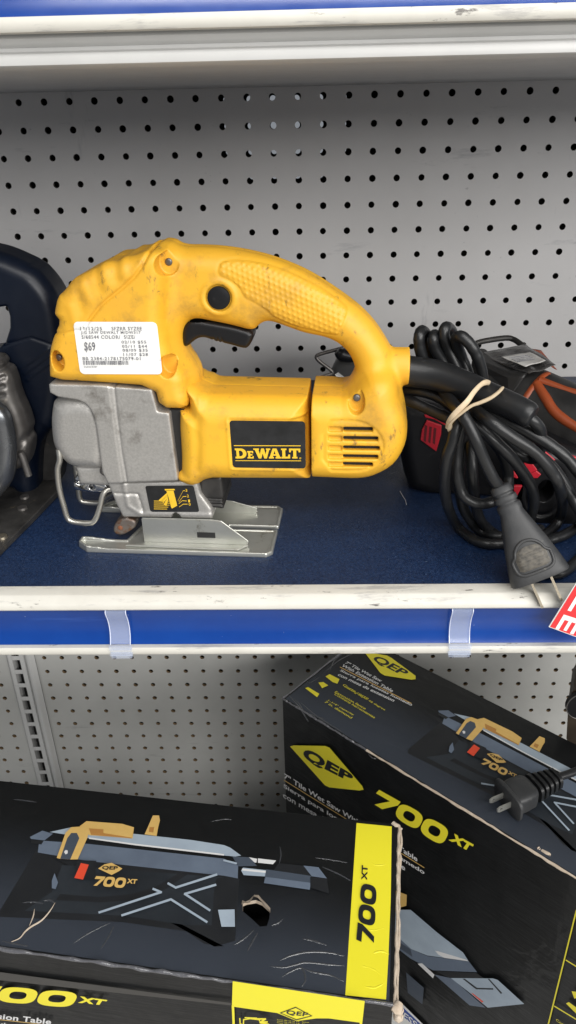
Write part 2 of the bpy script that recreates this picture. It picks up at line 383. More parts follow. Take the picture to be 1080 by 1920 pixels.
# ================================================================ THE SETTING: gondola shelving
SF = .4215      # front edge of the blue deck
DB = .854       # face of the perforated back
def pegboard(name, X0, Z0, xa, xb, za, zb, Y, mats, parent=None, r=.0033, t=.005, rim=True):
    """perforated sheet with real round holes on a 25.4 mm grid through (X0, Z0), covering [xa,xb]x[za,zb]"""
    p = .0254; V = []; F = []; mi = []; seg = 16; cache = {}
    def vid(x, z, y):
        k = (round(x, 6), round(z, 6), round(y, 6))
        if k not in cache: cache[k] = len(V); V.append((x, y, z))
        return cache[k]
    i0 = math.ceil((xa-X0)/p+.5); i1 = math.floor((xb-X0)/p-.5); k0 = math.ceil((za-Z0)/p+.5); k1 = math.floor((zb-Z0)/p-.5)
    ang = [2*math.pi*a/seg for a in range(seg)]
    for i in range(i0, i1+1):
        for k in range(k0, k1+1):
            cx, cz = X0+i*p, Z0+k*p; sq = []; ci = []; cb = []; hr = (i*7919+k*104729) % 97/97.; r_ = r*(.95+.10*hr); dx_ = .0002*((i*31+k*17) % 7-3)/3
            for a in ang:
                c, s_ = math.cos(a), math.sin(a); m_ = p/2/max(abs(c), abs(s_))
                sq.append(vid(cx+c*m_, cz+s_*m_, Y)); ci.append(vid(cx+c*r_+dx_, cz+s_*r_, Y)); cb.append(vid(cx+c*r_+dx_, cz+s_*r_, Y+t))
            for a in range(seg):
                b = (a+1) % seg; F.append((sq[a], sq[b], ci[b], ci[a])); mi.append(0)
                F.append((ci[a], ci[b], cb[b], cb[a])); mi.append(1)
    x0, x1, z0, z1 = X0+(i0-.5)*p, X0+(i1+.5)*p, Z0+(k0-.5)*p, Z0+(k1+.5)*p
    for (a, b, c, d) in ((xa, x0, za, zb), (x1, xb, za, zb), (x0, x1, za, z0), (x0, x1, z1, zb)):
        if b-a > 1e-5 and d-c > 1e-5:
            n = len(V); V += [(a, Y, c), (b, Y, c), (b, Y, d), (a, Y, d)]; F.append((n, n+1, n+2, n+3)); mi.append(0)
    n = len(V); V += [(x, y, z) for y in (Y, Y+t) for x, z in ((xa, za), (xb, za), (xb, zb), (xa, zb))]
    for a in range(4): F.append((n+a, n+(a+1) % 4, n+4+(a+1) % 4, n+4+a)); mi.append(0)
    return mesh(name, V, F, mats, parent, mi=mi)
UX, UZ = -.28588, .29163
LX, LZ = -.38246, -.41154
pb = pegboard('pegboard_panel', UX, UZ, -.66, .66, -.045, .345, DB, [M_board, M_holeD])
tag(pb, 'light grey perforated back panel behind the yellow jigsaw', 'pegboard')
# the back of the next gondola's board, seen only through the holes where they line up
d_ = ray(528, 228); GAP = .075
bb = pegboard('pegboard_panel', UX+GAP*d_[0]/d_[1], UZ+GAP*d_[2]/d_[1], -.66, .66, -.045, .345, DB+GAP, [M_holeD, M_holeD], r=.0036)
tag(bb, 'dark perforated panel glimpsed through the holes high behind the jigsaw', 'pegboard')
st = MB(); st.box(-.70, -.66, DB, DB+GAP+.01, -.05, .36); st.box(.66, .70, DB, DB+GAP+.01, -.05, .36)  # added dark baffles closing the gap between the boards against stray light
st.box(-.66, .66, DB+.006, DB+GAP+.01, .345, .36); st.box(-.66, .66, DB+.006, DB+GAP+.01, -.05, -.0452)
yb_ = DB+GAP+.03; st.box(-.66, -.17, yb_, yb_+.01, -.05, .36); st.box(.13, .66, yb_, yb_+.01, -.05, .36); st.box(-.17, .13, yb_, yb_+.01, -.05, .12)  # added unseen plates blocking bright holes away from the middle
o = st.build('light_baffle', M_dark); o['kind'] = 'structure'
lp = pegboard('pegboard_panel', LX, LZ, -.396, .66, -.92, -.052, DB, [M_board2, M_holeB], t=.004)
tag(lp, 'lower perforated back panel behind the black cartons', 'pegboard')
_q = ony(33, 1402.5, DB)
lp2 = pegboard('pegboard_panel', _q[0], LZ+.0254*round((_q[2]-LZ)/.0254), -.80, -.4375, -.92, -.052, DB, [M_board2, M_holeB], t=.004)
tag(lp2, 'perforated back panel left of the slotted upright', 'pegboard')
o = MB().box(-.8, .66, DB+.03, DB+.04, -.92, -.052).build('gondola_core', M_dark); o['kind'] = 'structure'
# slotted upright
up = thing('slotted_upright', 'grey slotted steel upright between the lower back panels', 'shelf upright', (-.417, DB, -.92))
mb = MB(); xs = [(-.437, 0), (-.4362, .002), (-.4340, .003), (-.4335, .0045), (-.4282, .0045)]
xr = [(-.4168, .0045), (-.411, .0045), (-.4102, .0015), (-.4075, .0015), (-.4068, .0065), (-.4045, .0075), (-.4015, .0075), (-.3995, .0055), (-.3965, .002), (-.3955, .002)]
for seq in (xs, xr):
    for (a, ya), (b, yb) in zip(seq, seq[1:]):
        mb.add([(a, DB-ya, -.92), (b, DB-yb, -.92), (b, DB-yb, -.052), (a, DB-ya, -.052)], [(0, 1, 2, 3)])
z = -.92
while z < -.06:
    mb.add([(-.4282, DB-.0045, z), (-.4168, DB-.0045, z), (-.4168, DB-.0045, z+.0075), (-.4282, DB-.0045, z+.0075)], [(0, 1, 2, 3)]); z += .0254
    for xa_, xb_ in ((-.4282, -.4280), (-.4170, -.4168)): mb.box(xa_, xb_, DB-.0045, DB+.01, z-.0254, z)
mb.build('channel', M_steelpaint, up, smooth=True, angle=25)
MB().box(-.4282, -.4168, DB+.010, DB+.012, -.92, -.052).build('slot_backing', M_dark, up)

def shelf(name, label, ztop, deckmat, X0=-.62, X1=.62, zu=-.0475):
    r = thing(name, label, 'shelf', ((X0+X1)/2, SF, ztop+zu))
    def sweep(nm, prof, m, closed=True, sm=True):
        V = []; F = []; n = len(prof)
        for x in (X0, X1): V += [(x, y, ztop+z_) for y, z_ in prof]
        for k in range(n if closed else n-1): F.append((k, (k+1) % n, n+(k+1) % n, n+k))
        if closed: F += [tuple(range(n))[::-1], tuple(range(n, 2*n))]
        o_ = mesh(nm, V, F, m, r, smooth=sm, angle=40)
        bm = bmesh.new(); bm.from_mesh(o_.data); bmesh.ops.recalc_face_normals(bm, faces=bm.faces); bm.to_mesh(o_.data); bm.free()
        return o_
    sweep('deck', [(SF, 0), (DB-.002, 0), (DB-.002, -.006), (SF, -.006)], deckmat, sm=False)
    sweep('bumper', [(SF-.0003, .0004), (SF-.010, .0004), (SF-.0115, -.0002), (SF-.0135, -.0026), (SF-.0150, -.0036), (SF-.0162, -.0056), (SF-.0162, -.0078), (SF-.0150, -.0092), (SF-.0125, -.0094), (SF-.0003, -.0094)], M_bumper)
    sweep('price_channel', [(SF-.0115, -.0096), (SF-.0112, -.0106), (SF-.0088, -.018), (SF-.0080, -.025), (SF-.0088, -.033), (SF-.0116, -.0400), (SF-.0085, -.0405), (SF-.005, -.03), (SF-.005, -.0096)], M_blue)
    sweep('lower_lip', [(SF-.0118, -.0402), (SF-.0150, -.0402), (SF-.0158, -.0414), (SF-.0158, -.0448), (SF-.0148, -.0462), (SF-.0120, -.0464), (SF-.008, -.0464), (SF-.004, -.0408)], M_bumper)
    return r, sweep
mid, _ = shelf('store_shelf', 'navy topped shelf holding the yellow jigsaw', 0, M_deck)
_('tray', [(SF-.004, -.0062), (DB-.004, -.0062), (DB-.004, -.036), (DB-.012, -.036), (DB-.02, -.030), (SF+.03, -.030), (SF+.02, -.046), (SF-.0035, -.0462)], M_under, sm=False)
upS, _ = shelf('store_shelf', 'upper shelf with white edge strips above the jigsaw', .3605, M_deck, zu=-.060)
# grooved pan front and flat underside, as seen from just below
_('tray', [(SF-.0035, -.0066), (DB-.004, -.0062), (DB-.004, -.0592), (DB-.010, -.0605), (DB-.016, -.0592), (SF+.024, -.0592), (SF+.020, -.0600), (SF-.002, -.0600), (SF-.0045, -.0588), (SF-.0050, -.0560), (SF-.0040, -.0540), (SF-.0015, -.0530), (SF-.001, -.0515), (SF-.0045, -.0500), (SF-.0060, -.0480), (SF-.0055, -.0468)], M_steelpaint)
base = MB().box(-.7, .7, .26, DB-.001, -.93, -.87).build('store_shelf', M_steelpaint)
tag(base, 'deep bottom shelf the black cartons stand on', 'shelf')
fl = mesh('floor', [(-4, -4, -1.05), (4, -4, -1.05), (4, 3, -1.05), (-4, 3, -1.05)], [(0, 1, 2, 3)], mat('floor_tile', (.45, .43, .40), .35)); fl['kind'] = 'structure'
base2 = MB().box(-.7, .7, .30, DB, -1.05, -.9304).build('gondola_kick', M_dark); base2['kind'] = 'structure'

# clear plastic label clips on the channels
def clip(px, zt, label, w=.0135):
    X = ony(px, 1160, SF-.012)[0]
    t = thing('label_clip', label, 'clip', (X, SF-.014, zt-.05), group='clear plastic clips on the price channels')
    prof = [(SF-.0128, -.0096), (SF-.0150, -.0100), (SF-.0152, -.0125), (SF-.0125, -.019), (SF-.0115, -.026), (SF-.0125, -.032), (SF-.0152, -.0375)]
    V = []; F = []
    for k, (y, z_) in enumerate(prof):
        for x in (X-w/2, X+w/2): V.append((x, y, zt+z_))
        for x in (X-w/2, X+w/2): V.append((x, y+.0011, zt+z_))
    for k in range(len(prof)-1):
        a = 4*k; F += [(a, a+1, a+5, a+4), (a+2, a+6, a+7, a+3), (a, a+4, a+6, a+2), (a+1, a+3, a+7, a+5)]
    mesh('clip_face', V, F, M_clipm, t, smooth=True, angle=40)
    for x in (X-w/2, X+w/2): tube('clip_edge', [(x, y-.0002, zt+z_) for y, z_ in prof], .00035, M_clip, t, seg=6, n=3)
    mb = MB()
    for k, (z0, z1, y) in enumerate(((-.0375, -.0400, .0182), (-.0403, -.0430, .0178), (-.0434, -.0450, .0182), (-.0452, -.0474, .0176))):
        e = .0006 if k % 2 else 0
        mb.box(X-w/2-.0006+e, X+w/2+.0012-e, SF-y, SF-y+.0022, zt+z1, zt+z0)
    mb.build('clip_foot', M_clipm, t)
    return t
M_clipm = bpy.data.materials.new('clear_clip_plastic'); M_clipm.use_nodes = True
_t = M_clipm.node_tree; _b = _t.nodes['Principled BSDF']
_b.inputs['Base Color'].default_value = (.62, .70, .88, 1); _b.inputs['Roughness'].default_value = .15; _b.inputs['Alpha'].default_value = .22
_b.inputs['Specular IOR Level'].default_value = .8
clip(221, 0, 'clear clip on the blue channel below the jigsaw shoe')
clip(864, 0, 'clear clip on the blue channel below the cord and plug')
clip(825, .3605+.0245, 'clear clip on the upper shelf, cut off by the top of the photo')

# ================================================================ THE JIGSAW
J = Frame((-.055, .495, 0), math.radians(-4))
jig = thing('jigsaw', 'yellow corded jigsaw with grey metal gear case and white price sticker', 'jigsaw', J.o, J.yaw)
RES = .7
HN, HH, HM = 30., 17., 33.
g = Grid(-128, 135, -36, 36, 30, 222, RES)
T_, B_ = HN-9, -(HN-9)
nose = J.P([(93, 712, -24), (92, 690, -24), (92, 660, -24), (100, 630, -24), (117, 600, -20), (127, 574, 0), (140, 560, 15), (149, 530, 18), (162, 520, 20), (178, 498, 20), (195, 490, 20), (216, 479, 20), (234, 471, 20), (252, 466, 20), (283, 459, 20), (305, 449, 20), (325, 448, 20), (336, 453, 18), (332, 480, 10), (322, 540, 0), (314, 600, -10), (316, 650, -20), (330, 690, -26), (345, 708, -27), (346, 730, -27), (353, 748, -27), (349, 770, -27), (297, 768, -27), (287, 728, -27), (190, 720, -27)])
d_nose = sd_poly(chaikin(nose, 1), g.X, g.Z)
A = g.ext(d_nose, HN, 9)
# the nose thins into the handle on its right
xr_ = J.at(322, 600, -20)[0]
A = np.maximum(A, ((g.X[:, None, :]-xr_)*.62+(np.abs(g.V3)-HN))*.80) if False else A
top = [(300, 470, 8), (318, 449, 8), (345, 456, 8), (400, 456, 8), (460, 463, 8), (520, 478, 8), (580, 503, 8), (630, 535, 8), (675, 570, 5), (705, 605, 0), (725, 640, -5), (735, 660, -8), (745, 700, -8), (752, 740, -8), (740, 790, 0), (700, 800, 0), (672, 740, 0),
       (652, 716, 14), (664, 700, 0), (667, 685, 0), (655, 660, -4), (635, 643, -6), (610, 633, -8), (570, 626, -8), (530, 611, -8), (503, 602, -8), (487, 608, -8), (474, 622, -8), (440, 612, -8), (400, 604, -8), (365, 597, -8), (350, 606, -8), (344, 625, -5), (345, 645, -5), (356, 670, -5), (380, 700, 0), (372, 722, 0), (330, 725, 0), (300, 700, 0), (300, 600, 0)]
Bh = g.poly(J.P(top), HH, 13.5)
rear = [(560, 893, -22), (560, 800, -22), (560, 735, -5), (560, 711, 12), (620, 712, 12), (655, 712, 12), (690, 690, 0), (715, 690, -6), (735, 705, -14), (744, 728, -18), (748, 745, -18), (760, 772, -18), (764, 800, -20), (759, 834, -20), (738, 868, -20), (702, 891, -22), (670, 897, -22), (630, 896, -22)]
rp = J.P(rear)
Cr = g.ext(sd_poly(np.vstack([rp[:5], catmull(rp[4:], 3)]), g.X, g.Z), HM, 15)
cut = J.at(583, 800, -33)[0]
bu, bw = J.at(767, 689, -3); bc = np.sqrt(g.V3**2+((g.Z-bw)[:, None, :])**2)
boss = np.maximum(bc-12.3, np.maximum(g.X[:, None, :]-bu, bu-26-g.X[:, None, :]))
F_ = smin(A, Bh, 11); F_ = smin(F_, Cr, 9)
F_ = smin(F_, boss, 3)
F_ = np.maximum(F_, np.where((g.Z[:, None, :] < J.at(600, 716, 0)[1]) & (g.X[:, None, :] > -10), (cut-g.X)[:, None, :], -9.))
# motor-tunnel clearance under the handle side of the nose: nothing of the shell below the opening left of the seam
zo = J.at(500, 700, 0)[1]
# ribbed nose cover: raised side ribs and the seam groove
seam = J.P([(285, 456), (276, 478), (266, 500), (252, 519), (228, 541), (206, 558), (188, 574), (170, 597), (160, 615)], -29)
dl = sd_line(seam, g.X, g.Z)
F_ = F_+(np.exp(-(dl/.9)**2)*1.6-np.exp(-((dl-2.4)/1.2)**2)*.2)[:, None, :]
side = (np.abs(g.V3) > HN-10)
for (x0, y0, x1, y1) in ((232, 472, 238, 512), (196, 497, 207, 530), (160, 528, 172, 556), (138, 572, 146, 600)):
    q = J.P([(x0, y0), (x1, y1)], -24); F_ = F_-(np.exp(-(sd_line(q, g.X, g.Z)/3.2)**2)*.9)[:, None, :]
for (x0, y0, x1, y1) in ((217, 484, 224, 520), (183, 508, 192, 542), (150, 545, 160, 580)):
    q = J.P([(x0, y0), (x1, y1)], -24); F_ = F_+(np.exp(-(sd_line(q, g.X, g.Z)/2.6)**2)*.5)[:, None, :]
q = J.P([(100, 628), (118, 625), (140, 620), (160, 616)], -28); F_ = F_+(np.exp(-(sd_line(q, g.X, g.Z)/.9)**2)*.8)[:, None, :]
# grip texture panel on the handle
gp = J.P([(409, 489), (435, 485), (462, 486.7), (500, 494), (535.6, 506), (575, 524), (609.5, 543), (640, 565), (654, 576), (656, 585), (652, 596), (641, 625), (634.8, 632.5), (621, 633), (590, 627), (559, 619), (530, 609), (508, 597), (493, 580), (470, 567), (455, 560), (446, 540), (430, 528), (409, 520), (405, 508)], -HH)
dg = sd_poly(chaikin(gp, 1), g.X, g.Z)
ca, sa = math.cos(-.42), math.sin(-.42); gu = g.X*ca+g.Z*sa; gw = -g.X*sa+g.Z*ca
def studs(p):
    a = np.round(gw/p/.87); b = (gu/p-.5*(a % 2)); return np.hypot((b-np.round(b))*p, gw-a*p*.87)
bm_ = np.exp(-(studs(3.6)/.85)**2)*(dg < -1.6)
F_ = F_-(bm_*.85)[:, None, :]-(np.clip(-dg*.8, 0, .45))[:, None, :]+(np.exp(-((dg+.9)/.7)**2)*.8)[:, None, :]
def recess(F, G, x, y, v, r, depth, h, sx=1., sz=1., soft=.0):
    """pocket sunk into both sides"""
    u, w = J.at(x, y, v); d2 = (np.hypot((G.X-u)/sx, (G.Z-w)/sz)-r)[:, None, :]
    c = np.maximum(d2, h-depth-np.abs(G.V3)); return np.maximum(F, -c)
# lock button pocket, screw pockets
F_ = F_-(np.exp(-((np.hypot(g.X-J.at(410, 559, -HH)[0], g.Z-J.at(410, 559, -HH)[1])-10.2)/1.8)**2)*1.0)[:, None, :]
F_ = recess(F_, g, 410, 559, -HH, 8.2, 1.6, HH)
F_ = recess(F_, g, 307, 500, -HN, 6.2, 14, HN, 1., 1.15)
F_ = recess(F_, g, 668, 758, -HM, 5.4, 9, HM, 1., 1.45)
F_ = recess(F_, g, 107, 678, -HN, 4.6, 11, HN-2, 1., 1.5)
F_ = recess(F_, g, 312, 690, -HN, 4.5, 12, HN, 1.2, 1.6)
# moulded D panel and louvre slots of the rear vent
dp = J.P([(606, 791), (665, 789), (690, 796), (710, 812), (720, 835), (712, 862), (695, 878), (670, 885), (606, 883)], -HM)
dd = sd_poly(chaikin(dp, 1), g.X, g.Z)
F_ = F_+(np.exp(-(dd/.9)**2)*.9+np.clip(-dd-.3, 0, .9)*.6)[:, None, :]
for y, xe in ((806.5, 699), (824, 709), (841.5, 712), (858, 709), (872.5, 699)):
    for (xa_, xb_, dep) in ((616, 642, 1.7), (643, xe, 9.)):
        a = J.at(xa_, y-4.9, -HM); b = J.at(xb_, y+4.9, -HM)
        d2 = np.maximum(np.abs(g.X-(a[0]+b[0])/2)-abs(b[0]-a[0])/2, np.abs(g.Z-(a[1]+b[1])/2)-abs(b[1]-a[1])/2)[:, None, :]
        F_ = np.maximum(F_, -np.maximum(d2, HM-1.2-dep-np.abs(g.V3)))
# clamshell seam along the handle spine is on v=0
F_ = F_+(np.exp(-(g.V3/.55)**2)*.55)
va, vb = J.at(641, 800, -HM), J.at(714, 880, -HM)
MB().add(*[[J.w(u, v, w) for v in (-HM+4.6, -HM+7) for u, w in ((va[0]+1, va[1]+1), (vb[0]-1, va[1]+1), (vb[0]-1, vb[1]-1), (va[0]+1, vb[1]-1))], [(0, 1, 2, 3), (7, 6, 5, 4)]]).build('vent_shade_plate', M_dark, jig)  # dark plate standing in for the shade inside the louvre slots
g.F = F_.astype(np.float32); G_shell = g
g.build('handle_shell', M_yel, jig)
del F_, A, Bh, Cr

# motor housing
g = Grid(-40, 66, -36, 36, 30, 135, RES)
mp_ = J.P([(583, 893, -17), (402, 892, -17), (384, 899, -20), (360, 906, -20), (334, 899, -22), (333, 889, -22), (343, 884, -25), (342, 860, -25), (336, 775, -25), (322, 771, -25), (352, 771, -25), (354, 745, -20), (346, 727, -18), (358, 712, -10), (378, 702, 6), (400, 706, 16), (420, 707, 16), (583, 711, 16)])
F_ = g.poly(mp_, HM, 17, sm=0); F_ = np.maximum(F_, (g.X-(cut-.15))[:, None, :])
collar = g.poly(J.P([(334, 890, -25), (342, 884, -25), (336, 775, -25), (350, 774, -25), (372, 740, -10), (388, 708, 10), (402, 707, 14), (392, 760, -20), (390, 850, -20), (380, 900, -20), (360, 906, -20), (334, 900, -25)]), HM-2.5, 10, sm=1)
F_ = smin(F_, collar, 4)
q = J.P([(351, 775), (366, 790), (372, 830), (370, 880)], -HM+2); F_ = F_+(np.exp(-(sd_line(q, g.X, g.Z)/3.5)**2)*1.1)[:, None, :]
lp_ = J.P([(430, 788), (572, 789.5), (573.5, 879), (436.5, 877)], -HM)
dlb = sd_poly(lp_, g.X, g.Z)
F_ = F_+(np.clip(-dlb+1.0, 0, 1)*.7)[:, None, :]-(np.exp(-((dlb-1.9)/.8)**2)*.4)[:, None, :]
F_ = F_+(np.exp(-(g.V3/.55)**2)*.5)
g.F = F_.astype(np.float32); G_mot = g
g.build('motor_housing', M_yel, jig)

# gear case
g = Grid(-128, -22, -34, 34, 22, 130, .8)
blk = J.P([(95, 716, -24), (190, 721, -27), (286, 729, -27), (297, 770, -27), (319, 773, -27), (321, 790, -27), (336, 902, -27), (205, 903, -24), (194, 880, -24), (190, 850, -24), (186, 815, -24), (183, 795, -24), (179, 778, -24), (172, 763, -24), (163, 753, -24), (150, 747, -24), (112, 741, -24), (97, 733, -24)])
F_ = g.ext(sd_poly(blk, g.X, g.Z), 28.5, 1.6)
bl = g.poly(J.P([(106, 735, -15), (99, 775, -15), (100, 805, -15), (104, 832, -15), (122, 858, -15), (140, 871, -15), (170, 874, -15), (215, 874, -15), (215, 735, -15)]), 27, 12)
F_ = smin(F_, bl, 1.0)
q = J.P([(213, 727), (219, 780), (228, 850), (237, 903)], -28.5); F_ = F_+(np.exp(-(sd_line(q, g.X, g.Z)/.6)**2)*1.1)[:, None, :]
qx = J.at(213, 800, -28.5)[0]; F_ = F_+((np.clip((g.X-qx)*.8, 0, .5)))[:, None, :]
nk = g.poly(J.P([(150, 862, -8), (158, 896, -8), (208, 906, -14), (345, 904, -14), (335, 860, -14)]), 21, 4, sm=0)
F_ = np.minimum(F_, nk)
g.F = F_.astype(np.float32); G_gear = g
g.build('gear_case', M_cast, jig)
# foot block carrying the bevel scale
g = Grid(-108, 5, -30, 30, 5, 60, .8)
fb = J.P([(206, 896, -16), (222, 946, -20), (231, 968, -22), (399, 972, -22), (398, 953, -22), (378, 922, -20), (371, 898, -20)])
F_ = g.ext(sd_poly(fb, g.X, g.Z), 24, 2.2)
q = J.P([(232, 906), (240, 948), (262, 963), (398, 966)], -24); F_ = F_-(np.exp(-(sd_line(q, g.X, g.Z)/1.6)**2)*.8)[:, None, :]
q = J.P([(215, 926), (258, 927), (268, 960)], -24); F_ = F_+(np.exp(-(sd_line(q, g.X, g.Z)/.9)**2)*1.3)[:, None, :]
for x, y, r_ in ((330, 969, 3.2),):
    u, w = J.at(x, y, -24); F_ = np.maximum(F_, (r_-np.hypot(g.X-u, g.Z-w))[:, None, :])
g.F = F_.astype(np.float32); G_foot = g
g.build('foot_block', M_cast, jig)
# trigger
g = Grid(-40, 25, -14, 14, 110, 160, .6)
tp = J.P([(343, 612), (352, 602), (368, 598), (400, 604), (440, 611), (476, 622), (474, 638), (464, 654), (452, 653), (425, 645), (405, 642), (388, 634), (375, 633), (362, 640), (352, 650), (343, 650), (341, 630)], -8)
F_ = g.poly(tp, 9.5, 3.5, sm=1)
for x in (399, 407, 414):
    q = J.P([(x, 634), (x+2, 646)], -9); F_ = F_+(np.exp(-(sd_line(q, g.X, g.Z)/.7)**2)*.8)[:, None, :]
g.F = F_.astype(np.float32); g.build('trigger', M_blk, jig)

def disc(name, F, x, y, v, r, t, m, parent, dome=0., seg=32, push=0.):
    u, w = F.at(x, y, v); mbx = MB(); rings = [(r, t), (r, .0), (r-.25, -.35), (r*.7, -.35-dome*.7), (r*.35, -.35-dome*.95)]
    V = []; Fc = []
    for rr, vv in rings:
        for k in range(seg):
            a = 2*math.pi*k/seg; V.append(F.w(u+rr*math.cos(a), v+vv+push, w+rr*math.sin(a)))
    V.append(F.w(u, v-.35-dome+push, w))
    for i in range(len(rings)-1):
        for k in range(seg): a = i*seg+k; b = i*seg+(k+1) % seg; Fc.append((a, a+seg, b+seg, b))
    n = (len(rings)-1)*seg
    for k in range(seg): Fc.append((n+k, len(V)-1, n+(k+1) % seg))
    return mesh(name, V, Fc, m, parent, smooth=True, angle=35)
disc('lock_button', J, 410, 559, -HH, 7.2, 4, M_blk, jig, .5)
for (x, y, v, p_) in ((315, 492, -HN+12, 1.5), (669, 748, -HM+5, 1.5), (108, 672, -HN+10, 1.5)):
    disc('screw', J, x, y, v, 2.3, 2, M_gmet, jig, .3, 20, push=p_)
# drape flat prints over the curved body
def drape(G, name, V, F, m, parent, off, ref):
    P = []
    for x, y in V:
        v = ref
        for _ in range(3):
            u, w = J.at(x, y, v); s_ = G.surf_v(u, w)
            if s_ is None or s_ > ref+8: s_ = v
            v = s_
        v = min(v, ref+7); u, w = J.at(x, y, v); P.append(J.w(u, v-off, w))
    return mesh(name, P, F, m, parent)
def roundrect(q, n=5, r=.1, sub=None):
    c = []
    for (cx, cy, a0) in ((1-r, 1-r*1.6, 0), (r, 1-r*1.6, 90), (r, r*1.6, 180), (1-r, r*1.6, 270)):
        for k in range(n+1):
            a = math.radians(a0+90*k/n); c.append((cx+r*math.cos(a), cy+r*1.6*math.sin(a)))
    return quad_map(np.array(c), q)
# price sticker: a grid sheet so that it follows the shell
SQ = [(137.5, 603), (294, 603.5), (305, 701.5), (151, 701)]
nx, ny = 40, 24; V = []; F = []
for j in range(ny+1):
    for i in range(nx+1):
        a, b = i/nx, j/ny; r_ = .055
        for (cx, cy) in ((r_, r_*1.6), (1-r_, r_*1.6), (r_, 1-r_*1.6), (1-r_, 1-r_*1.6)):
            dx, dy = (a-cx)/r_, (b-cy)/(r_*1.6)
            if (a < r_ or a > 1-r_) and (b < r_*1.6 or b > 1-r_*1.6) and abs(dx) <= 1.001 and abs(dy) <= 1.001 and (dx*(cx-.5) > 0) and (dy*(cy-.5) > 0):
                L_ = math.hypot(dx, dy); M_ = max(abs(dx), abs(dy))
                if L_ > 0: a = cx+dx/L_*M_*r_; b = cy+dy/L_*M_*r_*1.6
        V.append((a, b))
for j in range(ny):
    for i in range(nx): k = j*(nx+1)+i; F.append((k, k+1, k+nx+2, k+nx+1))
stk = drape(G_shell, 'price_sticker', quad_map(np.array(V), SQ), F, M_paper, jig, .35, -HN)
sd = stk.modifiers.new('s', 'SOLIDIFY'); sd.thickness = .00025; sd.offset = 0
def stext(t, x0, x1, y, h, m=M_ink, bold=0., sp=1.15):    # crop-scale coordinates of the sticker measured at 5.4x
    V, F = curve_mesh(text=t, bold=bold, spacing=sp, res=2); V = norm01(V)
    px = lambda a, b: (120+a/5.4, 590+b/5.4)
    q = [px(x0, y-h/2), px(x1, y-h/2), px(x1+h*.09, y+h/2), px(x0+h*.09, y+h/2)]
    return drape(G_shell, 'sticker_print', quad_map(V, q), F, m, stk, .95, -HN)
for t, x0, x1, y, h in (('11/12/25', 168, 388, 137, 37), ('SFZRR SYZEE', 484, 790, 137, 37), ('JIG SAW DEWALT M/DW317', 174, 778, 180, 37), ('S/68544 COLOR/  SIZE/', 182, 725, 222, 37),
                        ('02/10 $55', 585, 836, 275, 34), ('05/11 $44', 590, 845, 318, 34), ('08/09 $35', 596, 850, 358, 34), ('11/07 $28', 604, 855, 401, 34), ('BB 2384-2178175079-01', 192, 778, 440, 34), ('2G02E/E3B7', 205, 342, 524, 16)):
    stext(t, x0, x1, y, h, bold=.012)
stext('$69', 205, 318, 323, 104, bold=.016, sp=1.0)
V = []; F = []; xx = 196; rnd = random.Random(3)
while xx < 655:
    w_ = rnd.choice((3, 5, 8, 10)); b = len(V)
    V += [(120+a/5.4, 590+c/5.4) for a, c in ((xx, 462), (xx+w_, 462), (xx+w_+4, 503), (xx+4, 503))]; F.append((b, b+1, b+2, b+3)); xx += w_+rnd.choice((3, 4, 6, 9))
drape(G_shell, 'barcode', V, F, M_ink, stk, .95, -HN)
# maker's label
LQ = [(430, 788.5), (572, 790), (573.5, 878.5), (436.5, 876.5)]
def flat(name, V, F, m, parent, v): return mesh(name, [J.wp(x, y, v) for x, y in V], F, m, parent)
lab = flat('name_label', roundrect(LQ, 5, .045), [tuple(range(24))], M_label, jig, -HM+.42)
def ring(cx, cy, rx, ry, n=28, pw=2.6, a0=0):
    out = []
    for k in range(n):
        a = 2*math.pi*k/n; c, s_ = math.cos(a), math.sin(a); out.append((cx+rx*math.copysign(abs(c)**(2/pw), c), cy+ry*math.copysign(abs(s_)**(2/pw), s_)))
    return out
def Dl(x, w, h):
    o_ = [(x, 0), (x, .18), (x+.12, .18), (x+.12, h-.18), (x, h-.18), (x, h)]+[(x+w*.5+w*.5*math.sin(a), h/2+h/2*math.cos(a)) for a in np.linspace(0, math.pi, 14)]
    i_ = [(x+.36, .22), (x+.36, h-.22)]+[(x+w*.45+w*.24*math.sin(a), h/2+(h/2-.22)*math.cos(a)) for a in np.linspace(0, math.pi, 12)]
    return [o_, i_]
LET = []
LET += Dl(0, 1.05, 1.0)
x = 1.12; LET += [[(x, 0), (x, .14), (x+.08, .14), (x+.08, .60), (x, .60), (x, .74), (x+.56, .74), (x+.56, .52), (x+.46, .52), (x+.44, .60), (x+.28, .60), (x+.28, .44), (x+.48, .44), (x+.48, .30), (x+.28, .30), (x+.28, .14), (x+.46, .14), (x+.48, .24), (x+.58, .24), (x+.58, 0)]]
x = 1.72; LET += [[(x, 1), (x+.52, 1), (x+.50, .86), (x+.46, .86), (x+.58, .42), (x+.72, 1), (x+.98, 1), (x+1.10, .42), (x+1.22, .86), (x+1.16, .86), (x+1.16, 1), (x+1.56, 1), (x+1.56, .86), (x+1.46, .86), (x+1.20, 0), (x+.96, 0), (x+.83, .50), (x+.68, 0), (x+.44, 0), (x+.12, .86), (x, .86)]]
x = 3.12; LET += [[(x, 0), (x, .16), (x+.08, .16), (x+.38, 1), (x+.74, 1), (x+1.04, .16), (x+1.12, .16), (x+1.12, 0), (x+.62, 0), (x+.62, .16), (x+.72, .16), (x+.69, .28), (x+.40, .28), (x+.36, .16), (x+.46, .16), (x+.46, 0)], [(x+.44, .42), (x+.64, .42), (x+.54, .76)]]
x = 4.28; LET += [[(x, 0), (x, .16), (x+.10, .16), (x+.10, .84), (x, .84), (x, 1), (x+.50, 1), (x+.50, .84), (x+.38, .84), (x+.38, .18), (x+.62, .18), (x+.66, .40), (x+.82, .40), (x+.82, 0)]]
